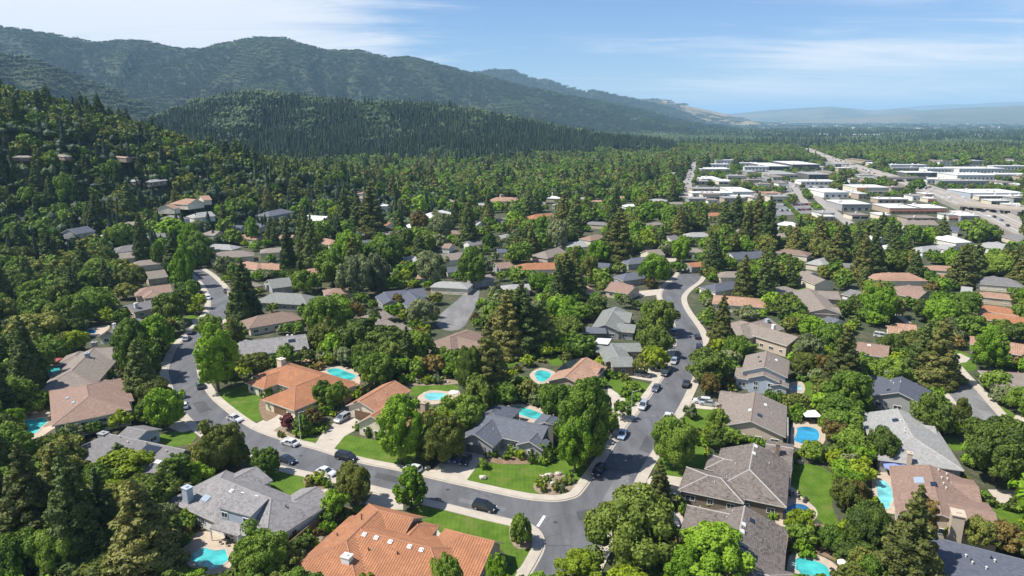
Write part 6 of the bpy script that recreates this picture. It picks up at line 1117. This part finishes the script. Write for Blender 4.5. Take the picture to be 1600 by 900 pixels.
DIM = {'oak': ((7, 12), (3.8, 6.2)), 'round': ((3.5, 6.5), (1.9, 3.2)), 'maple': ((10, 15), (3.4, 4.8)), 'redwood': ((14, 23), (3.4, 5.2)), 'shrub': ((1.2, 2.8), (1.0, 2.0))}
def throw(n, yr, xr=(-60, 1660), kinds=None, lim=.07, f=.6, big=1.0):
    added = 0; PX = rng.uniform(xr[0], xr[1], n); PY = np.minimum(rng.uniform(yr[0], yr[1], n), 1000); U = -(PY - 450) / F; DZ = -SP + U * CP; T_ = -H / DZ; XX = (PX - 800) / F * T_; YY = (CP + U * SP) * T_; ZZ = terrain(XX, YY)
    for i_ in range(n):
        p = Vector((XX[i_], YY[i_], ZZ[i_])); px, py = proj(p)[:2]; kind, col = kinds() if kinds else pick(px, py); (h0, h1), (r0, r1) = DIM[kind]; k = random.random(); h = (h0 + (h1 - h0) * k) * big; r = (r0 + (r1 - r0) * min(max(k + random.uniform(-.3, .3), 0), 1)) * big
        for tr in range(3):
            if p.y > 70 and not crowded(p.x, p.y, r, f) and not infoot(p.x, p.y, .4 if kind == 'shrub' else .9) and (py < 330 or basefree(p.x, p.y)):
                a = proj((p.x, p.y, p.z + h)); b_ = proj((p.x, p.y, p.z + (h * .12))); hw_ = r * F / b_[2] * (.8 if kind == 'redwood' else 1); 
                if keepcost(a[0], a[1] + (b_[1] - a[1]) * .08, b_[1], hw_) < lim * (3.2 if py < 300 else .8):
                    t = dict(kind=kind, col=col, p=p, h=h, r=r, rz=random.uniform(0, 6.28), man=False); TREES.append(t); reg(t); added += 1; break
            h *= .72; r *= .75
            if kind in ('oak', 'maple') and tr == 1: kind = 'round'
    return added
print('manual', NM)
print('near big', throw(2600, (450, 930)))
print('mid', throw(5200, (330, 460)))
print('upper mid', throw(5000, (262, 332), f=.56, big=1.12))
print('near round', throw(3500, (470, 960), kinds=lambda: ('round', random.choice(('mid', 'yellow', 'olive', 'grey', 'mid', 'bright', 'dark'))), f=.55))
print('shrubs', throw(5200, (540, 960), kinds=lambda: ('shrub', random.choice(('mid', 'yellow', 'olive', 'grey', 'mid', 'dark', 'bright', 'brown'))), f=.55, lim=.04))
for t in TREES:
    q = proj(t['p'] + Vector((0, 0, t['h'] * .5))); t['q'] = q; t['pxh'] = t['h'] * F / q[2]; t['pxw'] = 2 * t['r'] * F / q[2]; t['vis'] = -30 < q[0] < 1630 and proj(t['p'] + Vector((0, 0, t['h'])))[1] < 905
# ------------------------------------------------------------------ individuals: the 300 largest of each kind; the rest go into the distant woods
GRP = {'redwood': 'redwood_tree', 'oak': 'oak_tree', 'maple': 'maple_tree', 'round': 'garden_tree', 'shrub': 'shrub', 'pine': 'pine_tree', 'cypress': 'cypress_tree'}
SPN = {'redwood': 'conifer', 'oak': 'oak', 'maple': 'leafy tree', 'round': 'round tree', 'shrub': 'shrub', 'pine': 'pine', 'cypress': 'cypress'}
REST = []; IND = []
for kind in GRP:
    L_ = sorted([t for t in TREES if t['kind'] == kind], key=lambda t: (-t['vis'], -t['pxh'] * t['pxw'])); IND += [t for t in L_[:300] if t['vis']]; REST += L_[300:] + [t for t in L_[:300] if not t['vis']]
LANDA = np.array([(a, b) for a, b, _ in LAND]); seen = {}
def describe(t):
    x, y = t['q'][0], proj(t['p'])[1]; 
    d = np.hypot(LANDA[:, 0] - x, (LANDA[:, 1] - y) * 1.6); k = int(np.argmin(d)); lx, ly, ph = LAND[k]; dx, dy = x - lx, (y - ly) * 1.6
    rel = ('right of' if dx > 0 else 'left of') if abs(dx) > abs(dy) else ('in front of' if dy > 0 else 'behind')
    kh = {'redwood': (17, 23), 'oak': (7.5, 10.5), 'maple': (11, 14), 'round': (3.6, 5.2), 'shrub': (1.3, 2.2), 'pine': (10, 16), 'cypress': (5, 8)}[t['kind']]; sz = 'small ' if t['h'] < kh[0] else 'tall ' if t['h'] > kh[1] and t['kind'] in ('redwood', 'maple') else 'big ' if t['h'] > kh[1] else ''
    return f"{sz}{CW[t['col']]} {SPN[t['kind']]} {rel} {ph}", float(np.min(d)), k
ORDER = sorted(IND, key=lambda t: -t['pxh'] * t['pxw']); bylab = {}
for t in ORDER:
    l, dd, k = describe(t); t['lab'] = l; bylab.setdefault(l, []).append(t); t['dd'] = dd; t['k'] = k
for l, ts in bylab.items():
    if len(ts) == 1: continue
    if len(ts) == 2:
        a, b_ = ts; dx = a['q'][0] - b_['q'][0]; dy = a['q'][1] - b_['q'][1]
        w = (('right-hand', 'left-hand') if dx > 0 else ('left-hand', 'right-hand')) if abs(dx) > abs(dy) else (('nearer', 'farther') if dy > 0 else ('farther', 'nearer')); a['lab'] = w[0] + ' ' + l + ', of two'; b_['lab'] = w[1] + ' ' + l + ', of two'
    elif len(ts) <= 4:
        ts.sort(key=lambda t: t['q'][0]); wd = ['leftmost', 'middle', 'rightmost'] if len(ts) == 3 else ['leftmost', 'second', 'third', 'rightmost']
        for t, w in zip(ts, wd): t['lab'] = w + ' ' + l + (', of three' if len(ts) == 3 else ', of four')
    else:
        for t in ts: t['grp'] = l.split(' ', 1)[1] + ', several alike'
def capw(s, n=16):
    w = s.split(); return ' '.join(w[:n])
cnt = {}
for t in IND:
    kind = t['kind']; h0, r0 = NOM[kind]; big = max(t['pxh'], t['pxw'] * .8); lod = 0 if big > 75 else 1 if big > 38 else 2 if big > 17 else 3
    cm = crown(kind, lod, int(t['rz'] * 1000) % 6); lab = capw(t['lab']); g = t.get('grp') or {'redwood': 'tall conifers of the suburb', 'oak': 'oaks of the suburb', 'maple': 'leafy street and garden trees', 'round': 'small round garden trees', 'shrub': 'garden shrubs', 'pine': 'garden pines', 'cypress': 'cypresses'}[kind]
    ax_ = random.uniform(.86, 1.14) if kind != 'redwood' else 1.0; sc = (t['r'] / r0 * ax_, t['r'] / r0 / ax_, t['h'] / h0); cat = 'shrub' if kind == 'shrub' else 'tree'
    if big > 24 and kind != 'shrub':
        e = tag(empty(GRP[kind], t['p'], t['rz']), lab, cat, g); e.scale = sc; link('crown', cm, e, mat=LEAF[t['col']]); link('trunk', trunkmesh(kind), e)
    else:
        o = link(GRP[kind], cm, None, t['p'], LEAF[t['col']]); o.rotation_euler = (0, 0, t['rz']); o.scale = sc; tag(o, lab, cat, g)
print('individuals', len(IND), 'rest', len(REST))
# ------------------------------------------------------------------ distant woods: instanced points, one object per stretch of country
PROTO = bpy.data.collections.new('tree_prototypes'); names = []
def proto(nm, me, col):
    m2 = me.copy(); m2.materials.clear(); m2.materials.append(LEAF[col]); o = bpy.data.objects.new(nm, m2); PROTO.objects.link(o); names.append(nm); return len(names) - 1
def clump(nm, spec, seed, span, col):
    """a patch of woodland ~span across: many low-poly trees joined"""
    R = random.Random(seed); G = np.random.default_rng(seed); Vs = []; Fs = []; Ti = []; off = 0; iv, ifc = ico()
    n = spec[1]
    for i in range(n):
        x, y = R.uniform(-span / 2, span / 2), R.uniform(-span / 2, span / 2); con = R.random() < spec[0]; h = R.uniform(15, 25) if con else R.uniform(8, 13); r = R.uniform(3.4, 5.4) if con else R.uniform(4, 6.5); tnt = R.uniform(0, .45) if con else R.uniform(.3, 1)
        if con:
            k = 8; ang = np.arange(k) * 2 * math.pi / k + R.random()
            for zb, zt, rr in ((.05, .55, 1.0), (.35, .8, .72), (.62, 1.0, .45)):
                ring = np.stack([x + r * rr * np.cos(ang) * G.uniform(.75, 1.15, k), y + r * rr * np.sin(ang) * G.uniform(.75, 1.15, k), np.full(k, h * zb) + G.uniform(-.6, .6, k)], 1); Vs.append(np.vstack([ring, [[x, y, h * zt]]])); Fs += [(off + a, off + (a + 1) % k, off + k) for a in range(k)]; off += k + 1; Ti += [tnt] * (k + 1)
        else:
            for c in range(3):
                cx, cy = x + R.uniform(-.45, .45) * r, y + R.uniform(-.45, .45) * r; v = iv * np.array([r * .66, r * .66, h * .38]) * (1 + G.uniform(-.18, .18, (len(iv), 1))) + np.array([cx, cy, h * R.uniform(.4, .62)]); Vs.append(v); Fs += [tuple(f + off) for f in ifc.tolist()] if False else [tuple(int(q) + off for q in f) for f in ifc]; off += len(iv); Ti += [tnt + R.uniform(-.15, .15)] * len(iv)
    me = bpy.data.meshes.new(nm); me.from_pydata(np.vstack(Vs).tolist(), [], Fs); a = me.attributes.new('tint', 'FLOAT', 'POINT'); a.data.foreach_set('value', np.clip(Ti, 0, 1).astype(np.float32)); me.update(); return proto(nm, me, col)
IDX = {}
for kind, cols in (('oak', ('dark', 'mid', 'olive', 'grey', 'bright')), ('redwood', ('conifer', 'conifer_olive')), ('maple', ('mid', 'bright')), ('round', ('mid', 'yellow', 'olive', 'grey', 'bright', 'dark', 'brown')), ('shrub', ('mid', 'dark', 'olive', 'yellow', 'grey', 'bright', 'brown')), ):
    for c in cols:
        for v in range(2): IDX[(kind, c, v)] = proto('a%03d' % len(names), crown(kind, 3, v), c)
C_MIX = [clump('b%03d' % i, (.35, 16), i, 42, 'mix') for i in range(4)] if False else None
def leafpatch(name, c1, c2, c3):
    LEAF[name] = leafmat('leaf_' + name, c1, c2, c3, .08); return name
leafpatch('wood_dark', (.010, .024, .012), (.026, .050, .020), (.072, .104, .034)); leafpatch('wood_light', (.028, .052, .022), (.052, .086, .034), (.095, .135, .048))
CD = [clump('c%03d' % i, (.85, 17), 40 + i, 42, 'wood_dark') for i in range(4)]; CX = [clump('d%03d' % i, (.35, 15), 60 + i, 42, 'wood_dark') for i in range(4)]; CL = [clump('e%03d' % i, (.05, 15), 80 + i, 42, 'wood_light') for i in range(3)]; CP_ = [clump('f%03d' % i, (.12, 15), 120 + i, 42, 'wood_dark') for i in range(4)]
def gn():
    ng = bpy.data.node_groups.new('scatter', 'GeometryNodeTree'); ng.interface.new_socket('Geometry', in_out='INPUT', socket_type='NodeSocketGeometry'); ng.interface.new_socket('Geometry', in_out='OUTPUT', socket_type='NodeSocketGeometry'); N = ng.nodes; L = ng.links
    gi = N.new('NodeGroupInput'); go = N.new('NodeGroupOutput'); ip = N.new('GeometryNodeInstanceOnPoints'); ci = N.new('GeometryNodeCollectionInfo'); ci.inputs[0].default_value = PROTO; ci.inputs['Separate Children'].default_value = True; ci.inputs['Reset Children'].default_value = True
    def at(n, ty): a = N.new('GeometryNodeInputNamedAttribute'); a.data_type = ty; a.inputs[0].default_value = n; return a.outputs[0]
    L.new(gi.outputs[0], ip.inputs['Points']); L.new(ci.outputs[0], ip.inputs['Instance']); ip.inputs['Pick Instance'].default_value = True; L.new(at('idx', 'INT'), ip.inputs['Instance Index']); L.new(at('scl', 'FLOAT_VECTOR'), ip.inputs['Scale'])
    cx = N.new('ShaderNodeCombineXYZ'); L.new(at('rot', 'FLOAT'), cx.inputs[2]); er = N.new('FunctionNodeEulerToRotation'); L.new(cx.outputs[0], er.inputs[0]); L.new(er.outputs[0], ip.inputs['Rotation']); L.new(ip.outputs[0], go.inputs[0]); return ng
NG = gn()
def scatter(name, pts, scl, rot, idx, label, cat='woods'):
    me = bpy.data.meshes.new(name); me.vertices.add(len(pts)); me.vertices.foreach_set('co', np.asarray(pts, np.float32).ravel())
    a = me.attributes.new('scl', 'FLOAT_VECTOR', 'POINT'); a.data.foreach_set('vector', np.asarray(scl, np.float32).ravel()); a = me.attributes.new('rot', 'FLOAT', 'POINT'); a.data.foreach_set('value', np.asarray(rot, np.float32)); a = me.attributes.new('idx', 'INT', 'POINT'); a.data.foreach_set('value', np.asarray(idx, np.int32))
    o = link(name, me); tag(o, label, cat, kind='stuff'); m = o.modifiers.new('scatter', 'NODES'); m.node_group = NG; print(name, len(pts)); return o
if REST:
    a = [[], [], [], []]
    for t in REST:
        h0, r0 = NOM[t['kind']]; k = (t['kind'], t['col'], int(t['rz'] * 10) % 2)
        if k not in IDX: k = ('oak', 'mid', 0)
        a[0].append(tuple(t['p'])); a[1].append((t['r'] / r0, t['r'] / r0, t['h'] / h0)); a[2].append(t['rz']); a[3].append(IDX[k])
    scatter('suburb_trees', *a, 'mass of mixed trees covering the suburb between and beyond the houses')
def keepAt(X, Y, Z):
    zz = Z - H; f = Y * CP - zz * SP; u = Y * SP + zz * CP; px = 800 + F * X / f; py = 450 - F * u / f; i = np.clip((py / 2).astype(int), 0, MH - 1); j = np.clip((px / 2).astype(int), 0, MW - 1); return px, py, np.where((px > 0) & (px < 1600) & (py > 0) & (py < 900), KEEP[i, j], 0)
# valley: single trees out to 1.9 km
def valley():
    n = 60000; x_ = rng.uniform(-.95, .95, n); inv = rng.uniform(0, 1, n); d = np.sqrt(640 ** 2 + inv * (1900 ** 2 - 640 ** 2)); X, Y = x_ * d, d; Z, I = terrain(X, Y, True); px, py, k = keepAt(X, Y, Z + 5); _, _, k2 = keepAt(X, Y, Z + 0.5); _, _, k3 = keepAt(X, Y, Z + 11)
    ok = (I < 1) & (k < .5) & (k2 < .5) & (px > -60) & (px < 1660) & ((k3 < .5) | (rng.random(n) < .25))
    dens = vnoise(X / 90, Y / 90, 3); ind = (px > 1060) & (py > 250) & (py < 345); ok &= np.where(ind, rng.random(n) < .8, dens > .14); X, Y, Z, px, py, ind = X[ok], Y[ok], Z[ok], px[ok], py[ok], ind[ok]
    # thin out to a spacing
    key = {}; keep = []
    for q in range(len(X)):
        g_ = 7.5 if ind[q] else 9.5; c = (g_, int(X[q] // g_), int(Y[q] // g_))
        if c in key: continue
        key[c] = 1; keep.append(q)
    a = [[], [], [], []]
    for q in keep:
        r = random.random(); con = .07 if not ind[q] else .03; patch = vnoise(np.array([X[q] / 130]), np.array([Y[q] / 130]), 8)[0]
        if r < con + (.16 if patch > .62 else 0) and not ind[q]: kk = ('redwood', random.choice(('conifer', 'conifer_olive', 'conifer')), random.randint(0, 1)); h = random.uniform(12, 19); w = random.uniform(3, 4.6)
        else: kk = ('oak', random.choice(('dark', 'mid', 'mid', 'olive', 'mid', 'grey', 'bright' if r > .75 else 'mid')), random.randint(0, 1)); h = random.uniform(7.5, 13) * (.6 if ind[q] else 1); w = random.uniform(5, 7.8) * (.58 if ind[q] else 1)
        h0, r0 = NOM[kk[0]]; a[0].append((X[q], Y[q], Z[q])); a[1].append((w / r0, w / r0, h / h0)); a[2].append(random.uniform(0, 6.28)); a[3].append(IDX[kk])
    scatter('valley_trees', *a, 'belt of trees covering the valley floor around the business park')
valley()
def woods(name, k, dr, n, cellsz, sc, label, pick_, flat=False, xlim=(-150, 1750), zs=1.0):
    """clumps over hill k (or the plain)"""
    pxs = rng.uniform(xlim[0], xlim[1], n); d = np.sqrt(rng.uniform(dr[0] ** 2, dr[1] ** 2, n)) if not flat else np.exp(rng.uniform(math.log(dr[0]), math.log(dr[1]), n)); t = (pxs - 800) / F; a = np.arctan(t); X, Y = d * np.sin(a), d * np.cos(a); Z, I = terrain(X, Y, True)
    ok = (I == k); X, Y, Z = X[ok], Y[ok], Z[ok]; _, py, kp = keepAt(X, Y, Z + 4); m = (kp < .5); X, Y, Z = X[m], Y[m], Z[m]
    key = set(); out = [[], [], [], []]; tn = vnoise(X / 260, Y / 260, 21) * .6 + vnoise(X / 90, Y / 90, 22) * .4
    if k in (1, 2, 3):      # dark redwoods in gullies, light oak on spurs: also paints relief sun and shade
        o_ = 60 if k == 1 else 170; av = sum(terrain(X + a_ * o_, Y + b_ * o_) for a_, b_ in ((1, 0), (-1, 0), (0, 1), (0, -1))) / 4; tn = tn * .45 + np.clip(.30 + (Z - av) / (o_ * .16), 0, 1) * .55
    for q in range(len(X)):
        cs_ = cellsz * (1 if not flat else max(1, Y[q] / 4500)); c = (round(math.log(Y[q]) * 4) if flat else 0, int(X[q] // cs_), int(Y[q] // cs_))
        if c in key: continue
        key.add(c); i = pick_(tn[q], X[q], Y[q])
        if i is None: continue
        s = sc * random.uniform(.7, 1.3) * (1 if not flat else max(1, Y[q] / 4500)); out[0].append((X[q], Y[q], Z[q] - 1)); out[1].append((s, s, zs * s * random.uniform(.85, 1.1) / (1 if not flat else max(1, Y[q] / 4500) ** .85))); out[2].append(random.uniform(0, 6.28)); out[3].append(i)
    scatter(name, *out, label)
def pk(dark, light):
    def f(t, x, y):
        t += random.uniform(-.16, .16)
        return random.choice(CD) if t < dark else random.choice(CX) if t < light else random.choice(CL)
    return f
woods('hillside_woods', 0, (420, 1150), 9000, 17, .62, 'mixed woods on the near left hillside', lambda t, x, y: random.choice(CP_) if t < .5 else random.choice(CL), xlim=(-700, 700))
woods('wooded_hill_forest', 1, (850, 2300), 70000, 16, .72, 'dense conifer forest on the central wooded hill', pk(.55, .68), zs=1.22)
woods('foothill_forest', 2, (1350, 3600), 50000, 17, .52, 'hazy forest on the left foothill', pk(.40, .52), xlim=(-500, 900), zs=1.25)
woods('mountain_forest', 3, (1700, 6800), 190000, 19, .5, 'blue hazy forest covering the long mountain ridge', pk(.55, .66), xlim=(-400, 1300), zs=1.05)
woods('far_ridge_forest', 4, (4800, 8200), 30000, 36, .9, 'forest on the far ridge behind the mountain', lambda t, x, y: None if t > .66 else random.choice(CD), xlim=(600, 1300), zs=.7)
woods('tan_ridge_trees', 5, (6500, 11000), 5000, 95, 2.0, 'scattered woods on the tan grassy ridge', lambda t, x, y: None if t > .45 else random.choice(CD), xlim=(800, 1400), zs=.4)
woods('plain_trees', -1, (1850, 15000), 52000, 38, 1.0, 'hazy carpet of trees over the distant plain', lambda t, x, y: None if t < .16 else random.choice(CP_) if t < .55 else random.choice(CL), flat=True)
# ------------------------------------------------------------------ haze
hm = bpy.data.materials.new('haze_air'); hm.use_nodes = True; nt = hm.node_tree; nt.nodes.remove(nt.nodes['Principled BSDF']); pv = nt.nodes.new('ShaderNodeVolumePrincipled'); pv.inputs['Color'].default_value = (.44, .72, 1.0, 1); pv.inputs['Density'].default_value = HAZE; pv.inputs['Anisotropy'].default_value = 0.0; nt.links.new(pv.outputs[0], nt.nodes['Material Output'].inputs['Volume'])
b = MB(); b.box((0, 31000 - 4000, 349), (120000, 70000, 702)); tag(b.obj('haze', hm), 'pale blue summer haze filling the valley air', 'haze', kind='stuff')
